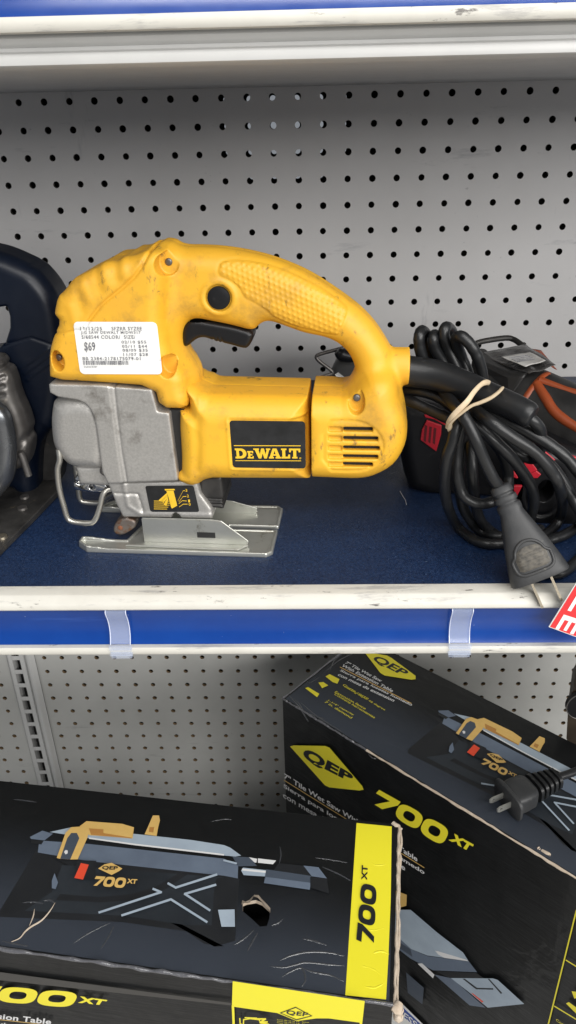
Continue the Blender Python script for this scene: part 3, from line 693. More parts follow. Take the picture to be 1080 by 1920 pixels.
x = 5.02; LET += [[(x+.28, 0), (x+.28, .16), (x+.38, .16), (x+.38, .82), (x+.18, .82), (x+.16, .62), (x, .62), (x, 1), (x+1.04, 1), (x+1.04, .62), (x+.88, .62), (x+.86, .82), (x+.66, .82), (x+.66, .16), (x+.76, .16), (x+.76, 0)]]
V, F = curve_mesh(loops=LET); V = norm01(V)
c4 = lambda x, y: (400+x/2.7, 700+y/2.7)
flat('lettering', quad_map(V, [c4(108, 380), c4(440, 381), c4(441, 431), c4(113, 431)]), F, M_lyel, lab, -HM+.2)
V = []; F = []
for (x0, x1, y, k) in ((104, 442, 366, 4), (104, 443, 373, 3.5), (112, 444, 442, 3.5), (112, 444, 442, 3)):
    b = len(V); V += [c4(x0, y-k/2), c4(x1, y-k/2+1), c4(x1, y+k/2+1), c4(x0, y+k/2)]; F.append((b, b+1, b+2, b+3))
del V[4:8], V[8:12]; F = [(0, 1, 2, 3), (4, 5, 6, 7)]
flat('rule_lines', V, F, M_lyel, lab, -HM+.2)
V, F = curve_mesh(loops=[ring(.5, .5, .5, .5, 16, 2), ring(.5, .5, .36, .36, 16, 2), ring(.5, .5, .16, .16, 10, 2)]); flat('registered_mark', quad_map(norm01(V), [c4(435, 425), c4(445, 425), c4(445, 435), c4(435, 435)]), F, M_lyel, lab, -HM+.2)
# bevel scale plate
c3 = lambda x, y: (80+x/2.7, 690+y/2.7)
sp = drape(G_foot, 'scale_plate', roundrect([c3(519, 596), c3(764, 594), c3(794, 728), c3(546, 727)], 4, .05), [tuple(range(20))], M_label, jig, .3, -24)
items = [[(618, 611), (668, 610), (671, 617), (620, 618)], [(627, 620), (663, 619), (682, 695), (655, 710), (650, 700), (640, 660)]]
for (a, b_) in (((630, 630), (588, 668)), ((632, 640), (600, 672)), ((634, 652), (614, 690))):
    items.append([a, (a[0]+3, a[1]+14), (b_[0]+13, b_[1]+8), b_])
for k in range(5): y = 670+10*k; items.append([(564, y), (655-6*k, y+1), (655-6*k, y+4), (564, y+3)])
for (pts) in ([(685, 670), (712, 618), (722, 618)], [(690, 675), (712, 647), (728, 647)], [(690, 684), (708, 668), (730, 670)], [(692, 700), (712, 686), (734, 686)]):
    for (a, b_) in zip(pts, pts[1:]): items.append([a, b_, (b_[0], b_[1]+3), (a[0], a[1]+3)])
V = []; F = []
for it in items: b = len(V); V += [c3(*q) for q in it]; F.append(tuple(range(b, b+len(it))))
drape(G_foot, 'scale_markings', V, F, M_lyel, sp, .55, -24)
for t, x, y in (('3', 727, 618), ('2', 735, 646), ('1', 741, 671), ('0', 744, 688)):
    V, F = curve_mesh(text=t, bold=.01); drape(G_foot, 'scale_number', quad_map(norm01(V), [c3(x-4, y-7), c3(x+5, y-7), c3(x+6, y+7), c3(x-3, y+7)]), F, M_lyel, sp, .55, -24)

# shoe: pressed steel base with raised rims and a slot open to the rear, two sloped brackets
g = Grid(-118, 40, -42, 42, -2, 20, .8)
# here the grid's (X,Z) plane is (u,v): build with axes swapped afterwards
def shoe():
    G = Grid(-120, 36, -3, 22, -42, 42, .8)      # X=u, V3=height, Z=v
    W2 = 36.5; uL = J.atw(146, 1022, 3)[0]; uN = J.atw(510, 1040, 2)[0]; uF = J.atw(531, 957, 2)[0]; us = J.atw(425, 1000, 2)[0]
    out = [(uL, -W2+7), (uL+8, -W2), (uN-4, -W2), (uN, -W2+4), (uF-.5, W2-4), (uF-4, W2), (uL+8, W2), (uL, W2-7)]
    d2 = sd_poly(np.array(out), G.X, G.Z)
    slot = np.maximum(np.abs(G.Z-1)-3.0, us-G.X); d2 = np.maximum(d2, -slot)
    slot2 = np.maximum(np.abs(G.Z-1)-23.5, G.X-(uL+37)-.25*(G.Z+10)); d2 = np.maximum(d2, -slot2)   # blade notch at the front
    H = G.V3
    plate = np.maximum(d2[:, None, :], np.abs(H-1.2)-1.1)
    rim = np.maximum(np.maximum(d2, -d2-1.8)[:, None, :], np.abs(H-2.8)-2.8)
    rim = np.maximum(rim, (H-3.4)-1.3*np.clip((uL+25-G.X)/20, 0, 1)[:, None, :]*1.6)
    f = smin(plate, rim, 1.0)
    hol = np.hypot(G.X-J.atw(378, 1018, 2)[0], G.Z-J.atw(378, 1018, 2)[1])-2.2
    f = np.maximum(f, -np.maximum(hol[:, None, :], -99))
    G.F = f.astype(np.float32); V, Q = G.net()
    V = V[:, [0, 2, 1]]; Q = Q[:, ::-1]
    me = bpy.data.meshes.new('shoe'); me.from_pydata((V*.001).tolist(), [], Q.tolist()); me.update()
    return link('shoe', me, M_zinc, jig, smooth=True)
sh = shoe()
def plate_part(name, pts, v0, v1, m, parent, bv=.0006):   # outline on the plane v0, thickness to v1
    A_ = J.P(pts, v0); n = len(A_); V = [J.w(u, v0, w) for u, w in A_]+[J.w(u, v1, w) for u, w in A_]
    F = [tuple(range(n)), tuple(range(n, 2*n))[::-1]]+[(k, n+k, n+(k+1) % n, (k+1) % n) for k in range(n)]
    o_ = mesh(name, V, F, m, parent); bevel(o_, bv); return o_
for sgn in (-1, 1):        # inclined cheek brackets rising from the shoe
    vv = sgn*26; tp_ = J.P([(267, 974), (403, 975), (463, 1008)], -26); bt_ = J.P([(269, 1004), (459, 1021)], -26)
    zt = tp_[0][1]; u0, u1, u2 = tp_[0][0], tp_[1][0], tp_[2][0]
    ztop_ = max(zt, 14)*(1 if sgn < 0 else .55)
    mb = MB()
    # bent sheet: vertical cheek, then a flange lying on the shoe
    cheek = [(u0, vv, 1.6), (u2-1, vv, 1.6), (u2, vv, 6.0), (u1+4, vv-0*sgn, ztop_-1), (u1-4, vv, ztop_), (u0, vv, ztop_)]
    th = 1.6*(1 if sgn < 0 else -1)
    V = [J.w(*q) for q in cheek]+[J.w(q[0], q[1]+th, q[2]) for q in cheek]; n = 6
    mb.add(V, [tuple(range(n)), tuple(range(n, 2*n))[::-1]]+[(k, (k+1) % n, n+(k+1) % n, n+k) for k in range(n)])
    fx = [(u0-1, vv, 2.4), (u2+1, vv, 2.4), (u2-6, vv+sgn*7, 2.4), (u0-14, vv+sgn*5, 2.4)]
    V = [J.w(*q) for q in fx]+[J.w(q[0], q[1], q[2]+1.5) for q in fx]
    mb.add(V, [(0, 1, 2, 3), (7, 6, 5, 4)]+[(k, 4+k, 4+(k+1) % 4, (k+1) % 4) for k in range(4)])
    o_ = mb.build('shoe_bracket', M_zinc, jig); bevel(o_, .0006)
plate_part('bracket_window', [(369, 998), (403, 999), (404, 1009), (370, 1008)], -26.25, -25.6, M_dark, jig, .0001)
# bevel lever and its ribs behind the scale plate
g = Grid(-45, 12, -27, 27, 12, 60, .8)
F_ = g.poly(J.P([(376, 896), (416, 892), (420, 925), (420, 953), (380, 948), (377, 925)], -18), 20, 2, sm=0)
for y in (938, 943, 948): 
    q = J.P([(380, y-3), (422, y-1)], -20); F_ = F_+(np.exp(-(sd_line(q, g.X, g.Z)/.6)**2)*1.4)[:, None, :]
g.F = F_.astype(np.float32); g.build('bevel_lever', M_dplate, jig)
# dark block painting the shade in the gap between gear case and motor housing
MB().add([J.w(u, v, w) for v in (-22, 22) for u, w in J.P([(318, 768), (345, 768), (345, 888), (330, 888)], -22)], [(0, 1, 2, 3), (7, 6, 5, 4), (0, 4, 5, 1), (1, 5, 6, 2), (2, 6, 7, 3), (3, 7, 4, 0)]).build('gap_shade_block', M_dark, jig)
# wire finger guard
tube('finger_guard', [J.wp(x, y, v) for x, y, v in ((110, 843, -23), (112, 862, -24), (108, 882, -24), (111, 915, -24), (120, 950, -24), (126, 970, -24), (136, 978, -24), (165, 981, -24), (178, 975, -23), (187, 952, -21), (193, 928, -19), (203, 918, -17), (222, 918, -16), (240, 922, -14))], .0021, M_wire, jig, seg=10)
tube('finger_guard', [J.wp(x, y, v) for x, y, v in ((141, 868, 18), (143, 885, 18), (147, 915, 18), (150, 935, 18), (160, 942, 18), (190, 943, 18), (200, 934, 16), (215, 925, 12))], .0021, M_wire, jig, seg=10)
# chromed blade lever
g = Grid(-118, -70, -8, 8, 25, 62, .6)
F_ = g.poly(J.P([(134, 908), (138, 897), (148, 889), (160, 892), (170, 899), (188, 901), (206, 910), (208, 922), (190, 926), (170, 924), (150, 921), (138, 918)], -4), 5.5, 3, sm=1)
q = J.P([(136, 903), (150, 906), (160, 903)], -5); F_ = F_+(np.exp(-(sd_line(q, g.X, g.Z)/1.0)**2)*2.)[:, None, :]
u, w = J.at(172, 913, -5); F_ = np.maximum(F_, (2.0-np.hypot(g.X-u, g.Z-w))[:, None, :])
g.F = F_.astype(np.float32); g.build('blade_lever', M_chrome, jig)
disc('lock_screw', J, 195, 884, -22, 3.2, 8, M_gmet, jig, 1.2, 20)
# roller guide fork
g = Grid(-106, -60, -26, 0, 4, 34, .6)
F_ = g.poly(J.P([(214, 990), (217, 978), (226, 970), (240, 967), (256, 971), (259, 982), (247, 992), (232, 1000), (218, 998)], -16), 6, 2.0, v=-14, sm=1)
u, w = J.at(236, 961, -18); F_ = smin(F_, g.ext(np.hypot(g.X-u, g.Z-w)-3.8, 6.5, 2, -14), 1)
g.F = F_.astype(np.float32); g.build('roller_guide', M_rust, jig)
disc('roller_pin', J, 226, 989, -19.5, 2.2, 4, mat('rust_orange', (.20, .07, .03), .7), jig, 1.0, 16)

# ---- cord, strain relief, plug
def Y3(pts):
    out = []
    for q in pts:
        out.append(ony(q[0], q[1], q[2]) if q[2] > .2 else onz(q[0], q[1], q[2]))
    return out
sr = Y3([(745, 690, .4885), (768, 696, .4875), (819, 704, .482), (872, 723, .470), (916, 742, .458), (960, 761, .446), (990, 777, .438), (999, 782, .436)])
tube('strain_relief', sr, [.0102, .0102, .0100, .0094, .0086, .0082, .0082, .0066], M_rub, jig, seg=20)
RC = .0038
strands = [
 # from the relief's end, round, then the long loops
 [(985, 778, .442), (1003, 793, .441), (1013, 812, .446), (1014, 840, .46), (1000, 860, .475), (970, 850, .48), (930, 820, .478), (890, 780, .482), (862, 740, .492), (838, 690, .500), (818, 655, .498), (812, 634, .498), (818, 629, .506), (832, 650, .512), (850, 690, .512), (868, 730, .505), (880, 780, .49), (884, 832, .47), (886, 884, .462), (891, 936, .468), (901, 972, .474), (917, 995, .0045), (945, 1010, .0045), (985, 1012, .0045), (1015, 990, .0060)],
 [(870, 770, .452), (858, 800, .448), (847, 830, .446), (839, 858, .448), (834, 904, .456), (838, 948, .468), (855, 985, .0060), (885, 1011, .0042), (914, 1020, .0042), (945, 1019, .0042), (985, 1022, .0042), (1018, 1008, .0042), (1043, 985, .0046), (1054, 955, .020), (1051, 915, .438), (1033, 884, .432), (1002, 850, .430), (961, 819, .431), (917, 790, .436), (891, 767, .458), (868, 735, .488), (856, 690, .496), (842, 657, .498), (832, 630, .497), (834, 614, .500), (845, 620, .510), (856, 650, .516), (868, 690, .516), (880, 720, .505)],
 [(866, 790, .46), (860, 830, .462), (856, 878, .460), (860, 910, .458), (873, 933, .456), (896, 944, .456), (919, 942, .458), (950, 925, .470), (955, 895, .478), (946, 860, .478), (925, 830, .474), (895, 800, .470), (870, 780, .467)],
 [(872, 800, .470), (865, 846, .476), (861, 900, .480), (865, 946, .482), (883, 977, .482), (903, 996, .0045), (930, 1006, .0050), (965, 1002, .0050), (988, 985, .0070), (999, 950, .462), (997, 920, .452), (984, 890, .446), (960, 858, .443), (930, 829, .443), (904, 808, .446), (880, 790, .452)],
 [(900, 760, .465), (930, 780, .456), (981, 806, .448), (1028, 832, .443), (1059, 855, .440), (1082, 880, .438), (1105, 920, .436), (1118, 970, .0060), (1112, 1020, .0042), (1080, 1055, .0042), (1050, 1076, .0042), (1015, 1068, .0042), (1000, 1040, .0042)],
 [(940, 800, .475), (985, 835, .470), (1028, 868, .462), (1054, 900, .456), (1072, 932, .452), (1088, 965, .455), (1085, 985, .0042), (1058, 1002, .0044), (1025, 1015, .0044)],
 [(746, 733, .50), (787, 734, .492), (820, 745, .486), (850, 763, .478), (875, 778, .470), (900, 800, .463)],
 [(742, 745, .50), (770, 754, .49), (803, 768, .482), (830, 780, .474), (850, 790, .468), (872, 812, .470)],
 [(902, 735, .492), (904, 702, .486), (893, 668, .484), (882, 645, .483), (868, 632, .484), (855, 637, .490), (862, 665, .496), (874, 694, .496), (885, 730, .49)],
 [(812, 725, .505), (797, 685, .500), (788, 652, .498), (787, 630, .498), (793, 620, .503), (803, 632, .510), (812, 660, .512), (826, 700, .510), (850, 740, .50)],
]
mb = MB()
rk = random.Random(21)
for s_ in strands:
    P = [p+np.array([rk.uniform(-1, 1), rk.uniform(-1, 1), abs(rk.uniform(-.3, .6))])*.0007 for p in Y3(s_)]
    mb.add(*tube_vf(P, [RC*rk.uniform(.95, 1.05) for _ in range(40)], seg=12, n=8))
plug_neck = [(806, 690, .505), (818, 712, .500), (835, 738, .478), (850, 758, .456), (866, 776, .441), (878, 795, .438), (893, 827, .436), (909, 865, .436), (925, 897, .436), (938, 915, .438)]
mb.add(*tube_vf(Y3(plug_neck), RC*1.02, seg=12, n=8))
mb.build('power_cord', M_rub, jig, smooth=True, angle=60)
# plug: lofted rounded-rectangle body
def loft(name, secs, m, parent, n=28, pw=3.0, close=True):
    V = []; F = []
    for (c, ax, ay, a, b) in secs:
        for k in range(n):
            t = 2*math.pi*k/n; cs, sn = math.cos(t), math.sin(t)
            V.append(c+ax*a*math.copysign(abs(cs)**(2/pw), cs)+ay*b*math.copysign(abs(sn)**(2/pw), sn))
    for i in range(len(secs)-1):
        for k in range(n): F.append((i*n+k, i*n+(k+1) % n, (i+1)*n+(k+1) % n, (i+1)*n+k))
    F.append(tuple(range(n))[::-1]); F.append(tuple(range((len(secs)-1)*n, len(secs)*n)))
    o_ = mesh(name, V, F, m, parent, smooth=True, angle=50)
    bm = bmesh.new(); bm.from_mesh(o_.data); bmesh.ops.recalc_face_normals(bm, faces=bm.faces); bm.to_mesh(o_.data); bm.free()
    return o_
pa = ony(938, 913, .4385); pb_ = onz(1013, 1083, .0118)
ax = (pb_-pa); Lp = np.linalg.norm(ax); ax /= Lp
toR = ony(1061, 1060, .405)-ony(965, 1101, .405); toR -= ax*(toR @ ax); sx_ = toR/np.linalg.norm(toR); up_ = np.cross(sx_, ax); up_ *= np.sign(up_[2]); 
Wp = .0182
secs = []
for t, a, b in ((-.02, .0050, .0050), (.0, .0068, .0066), (.06, .0072, .0070), (.075, .0060, .0060), (.09, .0060, .0060), (.105, .0074, .0071), (.15, .0076, .0072), (.165, .0064, .0064), (.18, .0064, .0064), (.195, .0078, .0074), (.24, .0080, .0076), (.27, .0076, .0074), (.30, .0080, .0078), (.45, .0108, .0092), (.62, .0140, .0102), (.80, .0168, .0108), (.93, .0186, .0110), (.985, .0192, .0110), (1., .0186, .0104)):
    secs.append((pa+ax*Lp*t, sx_, up_, a, b))
plug = loft('plug', secs, M_plug, jig)
# oval thumb pad: raised ring and a worn ridged pad inside
def onbody(s_, t): # s along width (-1..1), t along length -> point above the body
    i = np.interp(t, [.3, .45, .62, .8, .93, 1], [.0078, .0092, .0102, .0108, .0110, .0108]); a = np.interp(t, [.3, .45, .62, .8, .93], [.008, .0108, .014, .0168, .0186])
    k = (1-min(1, abs(s_)/a)**3)**(1/3.)
    return pa+ax*Lp*t+sx_*s_+up_*(i*k)
rg = [onbody(.0122*math.copysign(abs(math.cos(a))**(1. if math.sin(a) < 0 else .45), math.cos(a))*(.80 if math.sin(a) < 0 else .98+.02), .745+(.170 if math.sin(a) < 0 else .160)*math.copysign(abs(math.sin(a))**(1. if math.sin(a) < 0 else .45), math.sin(a))) for a in np.linspace(0, 2*math.pi, 28, endpoint=False)]
tube('grip_ring', rg, .0011, M_plug, plug, closed=True, n=2, seg=8)
mbp = MB(); n = 22
for i in range(n+1):
    for k in range(n+1):
        a = (k/n-.5)*2; c = i/n; t_ = .630+.235*c; top_ = math.sqrt(max(0, 1-(max(0, .5-c)/.5)**2)); wd = .0100*(.18+.82*top_)*(1-.25*max(0, c-.93)/.07)
        edge = min(1, 4*(1-abs(a)))*min(1, 8*c)*min(1, 8*(1-c)); rid = .0012*math.sin(math.pi*c*8)**2 if .3 < c < .95 and abs(a) < .86 else 0
        mbp.v.append(tuple(onbody(a*wd, t_)+up_*(.0002+.0007*edge+rid)))
for i in range(n):
    for k in range(n): a = i*(n+1)+k; mbp.f.append((a, a+1, a+n+2, a+n+1))
mbp.build('grip_pad', M_plugw, plug, smooth=True)
for s_ in (-.0063, .0063):
    b0 = pa+ax*Lp+sx_*s_; ln = .0185; hw = .0032; th = .00075; tw = up_
    V = []
    for t_, k in ((-.001, 1.), (ln*.88, 1.), (ln, .6)):
        for a, b in ((-1, -1), (1, -1), (1, 1), (-1, 1)): V.append(b0+ax*t_+sx_*th*a+tw*hw*b*k)
    mesh('prong', V, [(0, 1, 5, 4), (1, 2, 6, 5), (2, 3, 7, 6), (3, 0, 4, 7), (4, 5, 9, 8), (5, 6, 10, 9), (6, 7, 11, 10), (7, 4, 8, 11), (8, 9, 10, 11)], M_brass, plug)
# rubber band
rb = Y3([(840, 802, .442), (843, 790, .436), (852, 777, .432), (875, 754, .432), (888, 736, .438), (901, 722, .446), (911, 717, .452), (919, 720, .462), (925, 735, .470), (935, 735, .462), (941, 728, .444), (935, 735, .436), (920, 746, .4325), (900, 755, .4315), (884, 761, .431), (866, 774, .431), (850, 787, .434), (843, 797, .440), (846, 808, .455), (852, 800, .470), (848, 795, .468)])
tag(tube('rubber_band', rb, [.0017, .0021, .0015, .0021, .0016, .0020, .0015, .0021, .0016], M_band, None, seg=8, ell=.6), 'tan rubber band holding the coiled cord together', 'rubber band')
# ================================================================ CARTONS
def rotxy(a): return np.array([math.cos(a), math.sin(a), 0.]), np.array([-math.sin(a), math.cos(a), 0.])
ZL, ZR, ZB = -.335, -.365, -.8698
c5 = lambda x, y: (x/2.571, 1440+y/2.571)
c6 = lambda x, y: (380+x/2.7, 1500+y/2.7)
c7 = lambda x, y: (420+x/3, 1820+y/3)
c8 = lambda x, y: (x/3.6, 1660+y/3.6)
c9 = lambda x, y: (510+x/1.895, 1190+y/1.895)
c10 = lambda x, y: (700+x/2.842, 1480+y/2.842)
def stroke(pts, w):      # thin polyline as quads (pixels)
    out = []
    for a, b in zip(pts, pts[1:]):
        a = np.array(a, float); b = np.array(b, float); d = (b-a)/np.linalg.norm(b-a); n = np.array([-d[1], d[0]])*w/2
        out.append([a-n-d*w*.3, b-n+d*w*.3, b+n+d*w*.3, a+n-d*w*.3])
    return out
class Carton:
    def __init__(s, label, corner_fr, e1, e2, L, Dp, ztop, hole=None):
        """corner_fr: front right top corner; e1 runs right along the front, e2 runs to the back"""
        s.e1, s.e2, s.L, s.D, s.z = e1, e2, L, Dp, ztop
        s.FR = corner_fr; s.FL = corner_fr-e1*L
        s.t = thing('carton', label, 'carton', list((s.FR+s.FL)/2+e2*Dp/2)[:2]+[ZB], math.atan2(e1[1], e1[0]), group='tile saw cartons on the bottom shelf')
        a, b, c, d = s.FL, s.FR, s.FR+e2*Dp, s.FL+e2*Dp; dn = np.array([0, 0, ZB-ztop])
        # walls with a gently dented grid so that edges and faces are not ideal
        V = []; F = []; nx_, nz_ = 26, 12; rn = random.Random(int(L*1000)+int(ztop*999))
        ring_ = []
        for (p, q, n) in ((a, b, nx_), (b, c, 10), (c, d, nx_), (d, a, 10)):
            for k in range(n): ring_.append(p+(q-p)*k/n)
        m = len(ring_)
        cen = (a+c)/2
        for j in range(nz_+1):
            for k, p in enumerate(ring_):
                o_ = p-cen; o_ = o_/np.linalg.norm(o_)
                amp = .0007*math.sin(math.pi*j/nz_)*(rn.random()-.5)*2
                V.append(p+dn*j/nz_+o_*amp+UP*(.0 if j else (rn.random()-.5)*.0005))
        for j in range(nz_):
            for k in range(m): F.append((j*m+k, (j+1)*m+k, (j+1)*m+(k+1) % m, j*m+(k+1) % m))
        o1 = mesh('carton_wall', V, F, M_card, s.t)
        F2 = Face(a, UP, s.t)
        loops = [[tuple((p-s.FL) @ np.array([s.e1, s.e2]).T) for p in (a, b, c, d)]]
        if hole: loops.append([tuple((onz(x, y, ztop)-s.FL) @ np.array([s.e1, s.e2]).T) for x, y in hole])
        Vt, Ft = curve_mesh(loops=loops); P = [s.FL+s.e1*u+s.e2*v+UP*.0004 for u, v in Vt]
        mesh('top_flap', P, Ft, M_card, s.t)
        mesh('carton_inside', [p+dn*.12 for p in (a+(cen-a)*.03, b+(cen-b)*.03, c+(cen-c)*.03, d+(cen-d)*.03)], [(0, 1, 2, 3)], M_dark, s.t)
        s.top = Face(a+UP*.0004, UP, s.t); s.front = Face(a-e2*.0018, -e2, s.t); s.side = Face(b+e1*.0012, e1, s.t)
    def loc(s, x, y):      # photo point on the top -> (distance from right end, distance from front)
        p = onz(x, y, s.z)-s.FR; return (-float(p @ s.e1), float(p @ s.e2))
    def at(s, r, f, h=0): return s.FR-s.e1*r+s.e2*f+UP*(.0004+h)
aL = math.radians(-7.45); e1L, e2L = rotxy(aL)
aR = math.radians(-41.0); e1R, e2R = rotxy(aR)
FRL = onz(737, 1884, ZL); AR = onz(530, 1310, ZR)
LEN = .508
HOLE = [c6(*q) for q in ((203, 525), (222, 516), (270, 508), (300, 520), (340, 556), (338, 600), (325, 640), (290, 643), (245, 600), (203, 565))]
CL = Carton('black tile saw carton with a torn hole and yellow end stripe', FRL, e1L, e2L, LEN, .1685, ZL, HOLE)
CRt = Carton('black tile saw carton turned at an angle, black adapter lying on top', AR+e1R*LEN, e1R, e2R, LEN, .1625, ZR)
# --- the saw picture printed on the top (drawn once in carton coordinates, printed on both)
ART = []
def A_(m, pts): ART.append((pts, m))
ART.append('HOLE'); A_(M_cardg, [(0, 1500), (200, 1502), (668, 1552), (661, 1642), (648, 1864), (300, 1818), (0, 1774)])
A_(M_pdk, [c5(180, 390), c5(0, 690), c5(0, 720), c5(590, 745), c5(900, 790), c5(985, 850), c5(1080, 862), c6(60, 745), c6(165, 715), c6(185, 400), c6(0, 360), c5(190, 400)])
A_(M_pbody, [c5(300, 470), c5(1080, 530), c6(70, 400), c6(60, 440), c5(1020, 760), c5(900, 760), c5(600, 715), c5(120, 690), c5(250, 600)])
A_(M_pdk, [c5(290, 610), c5(480, 625), c5(640, 610), c5(760, 570), c5(870, 505), c5(915, 508), c5(800, 585), c5(650, 640), c5(480, 650), c5(270, 640)])
A_(M_pst, [c5(190, 352), c5(420, 368), c5(1080, 440), c6(180, 335), c6(178, 400), c5(1080, 522), c5(430, 452), c5(183, 410)])
A_(M_pst, [c5(145, 335), c5(205, 305), c5(256, 320), c5(215, 352), c5(150, 345)])
A_(M_pdk, [c5(150, 350), c5(212, 354), c5(200, 372), c5(150, 365)])
A_(M_pbl, [c5(240, 312), c5(350, 288), c5(640, 320), c5(920, 350), c5(1080, 375), c6(140, 245), c6(195, 285), c6(165, 290), c5(1080, 425), c5(650, 372), c5(430, 342)])
A_(M_pwh, [c5(430, 338), c5(650, 368), c5(1080, 418), c5(1080, 426), c5(650, 376), c5(430, 345)])
A_(M_pgr, [c6(150, 290), c6(240, 294), c6(275, 338), c6(180, 340)])
A_(M_pwh, [c6(235, 294), c6(276, 302), c6(272, 322), c6(262, 320)])
A_(M_pwh, [c6(280, 300), c6(372, 311), c6(356, 330), c6(280, 322)])
A_(M_pbl, [c6(195, 362), c6(205, 347), c6(322, 360), c6(320, 392), c6(208, 385)])
A_(M_pwh, [c6(200, 352), c6(320, 364), c6(320, 374), c6(200, 362)])
A_(M_pdk, [c6(385, 325), c6(510, 338), c6(550, 392), c6(360, 360)])
A_(M_pgr, [c6(322, 356), c6(550, 390), c6(542, 460), c6(310, 426)])
A_(M_pst, [c6(320, 395), c6(548, 425), c6(542, 460), c6(310, 426)])
A_(M_pst, [c6(510, 338), c6(586, 346), c6(629, 403), c6(552, 392)])
A_(M_pdk, [c6(545, 395), c6(629, 403), c6(640, 480), c6(545, 450)])
A_(M_pbl, [c6(78, 562), c6(162, 560), c6(164, 648), c6(96, 648)])
A_(M_pgold, [c5(385, 287), c5(418, 262), c5(590, 275), c5(647, 292), c5(640, 346), c5(520, 336), c5(432, 330)])
A_(M_pgoldd, [c5(430, 297), c5(600, 308), c5(640, 320), c5(636, 345), c5(500, 334), c5(440, 328)])
A_(M_pgold, [c5(500, 300), c5(640, 312), c5(636, 342), c5(500, 320)])
A_(M_pgold, [c5(275, 440), c5(318, 318), c5(345, 292), c5(400, 288), c5(432, 305), c5(422, 345), c5(376, 447), c5(340, 448), c5(290, 444)])
A_(M_pgr, [c5(292, 444), c5(326, 345), c5(345, 320), c5(372, 320), c5(384, 345), c5(340, 448)])
A_(M_pwh, [c5(310, 412), c5(318, 402), c5(328, 405), c5(328, 418), c5(318, 424)])
A_(M_pgold, [c5(738, 236), c5(768, 236), c5(772, 260), c5(764, 292), c5(756, 335), c5(698, 327), c5(714, 292)])
A_(M_pgoldd, [c5(722, 292), c5(745, 292), c5(740, 318), c5(718, 315)])
A_(M_pdk, [c5(370, 452), c5(466, 455), c5(458, 545), c5(362, 538)])
A_(M_pora, [c5(392, 466), c5(430, 474), c5(402, 546), c5(360, 538)])
A_(M_pst, [c5(265, 515), c5(282, 560), c5(270, 592), c5(252, 588), c5(252, 550)])
for pts in ([(1045, 522), (848, 585), (812, 565)], [(1040, 572), (892, 616), (1012, 695)], [(740, 592), (778, 608), (480, 706)], [(590, 720), (825, 643), (998, 752)]):
    for q in stroke([c5(*p) for p in pts], 4.2): A_(M_pbl, q)
for q in stroke([c5(*p) for p in ((1080, 455), (1140, 470))], 3.5): A_(M_pbl, q)
A_(M_pgold, [c5(475, 495), c5(505, 475), c5(540, 467), c5(592, 495), c5(575, 508), c5(540, 526)])
def disp(c, name, items, h0):
    ms = []; V = []; F = []; mi = []
    items = [i_ for i_ in items if i_ != 'HOLE']
    for k, (pts, m) in enumerate(items):
        if m not in ms: ms.append(m)
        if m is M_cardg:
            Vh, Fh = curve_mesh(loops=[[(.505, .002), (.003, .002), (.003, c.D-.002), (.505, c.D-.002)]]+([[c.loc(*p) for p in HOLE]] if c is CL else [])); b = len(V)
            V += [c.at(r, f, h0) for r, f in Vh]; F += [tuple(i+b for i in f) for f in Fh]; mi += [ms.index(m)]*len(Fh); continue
        b = len(V); loc = [CL.loc(*p) for p in pts]
        V += [c.at(r, f, h0+k*.00006) for r, f in loc]; F.append(tuple(range(b, b+len(pts)))); mi.append(ms.index(m))
    o_ = mesh(name, V, F, ms, c.t, mi=mi); me = o_.data; me.update()
    fl_ = [p.index for p in me.polygons if p.normal.z < 0]
    bm = bmesh.new(); bm.from_mesh(me); bm.faces.ensure_lookup_table(); bmesh.ops.reverse_faces(bm, faces=[bm.faces[i] for i in fl_]); bm.to_mesh(me); bm.free()
    return o_
def tops(c, name, V, F, m, h):
    o_ = mesh(name, [c.at(*CL.loc(x, y), h) for x, y in V], F, m, c.t); me = o_.data; me.update()
    if len(me.polygons) and sum(p.normal.z*p.area for p in me.polygons) < 0: me.flip_normals()
    return o_
SEV = [[(0, 1), (1.15, 1), (1.15, .72), (.52, 0), (.12, 0), (.68, .72), (-.06, .72)]]
N700 = [[(0, 1), (1.1, 1), (1.06, .72), (.50, 0), (.10, 0), (.66, .70), (-.06, .70)], ring(1.72, .5, .62, .52, 30, 2.9), ring(1.72, .5, .28, .25, 24, 2.6), ring(3.02, .5, .62, .52, 30, 2.9), ring(3.02, .5, .28, .25, 24, 2.6)]
def shear(lp, k): return [[(x+y*k, y) for x, y in l] for l in lp]
def tq(c, name, q, m, h, loops=None, text=None, bold=0., sp=1.):
    V, F = curve_mesh(loops=loops, text=text, bold=bold, spacing=sp); return tops(c, name, quad_map(norm01(V), q), F, m, h)
for c in (CL, CRt):
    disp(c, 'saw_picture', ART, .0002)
    tq(c, 'logo_print', [c5(497, 484), c5(572, 486), c5(568, 507), c5(492, 503)], M_pdk, .0032, text='QEP', bold=.03)
    tq(c, 'model_number', [c5(462, 532), c5(612, 542), c5(606, 592), c5(452, 580)], M_pgold, .0032, loops=shear(N700, .2))
    tq(c, 'model_number', [c5(618, 546), c5(665, 549), c5(660, 571), c5(612, 568)], M_pgold, .0032, text='XT', bold=.04)
    # yellow end stripe
    disp(c, 'end_stripe', [([c6(779, 119), c6(957, 137), c6(952, 500), c6(940, 800), c6(928, 1013), c6(722, 991)], M_pyel)], .0004)
    tq(c, 'stripe_number', [c6(775, 722), c6(803, 430), c6(882, 432), c6(868, 730)], M_pdk, .0012, loops=shear(N700, .22))
    tq(c, 'stripe_number', [c6(803, 410), c6(806, 335), c6(836, 338), c6(832, 412)], M_pdk, .0012, text='XT', bold=.03)
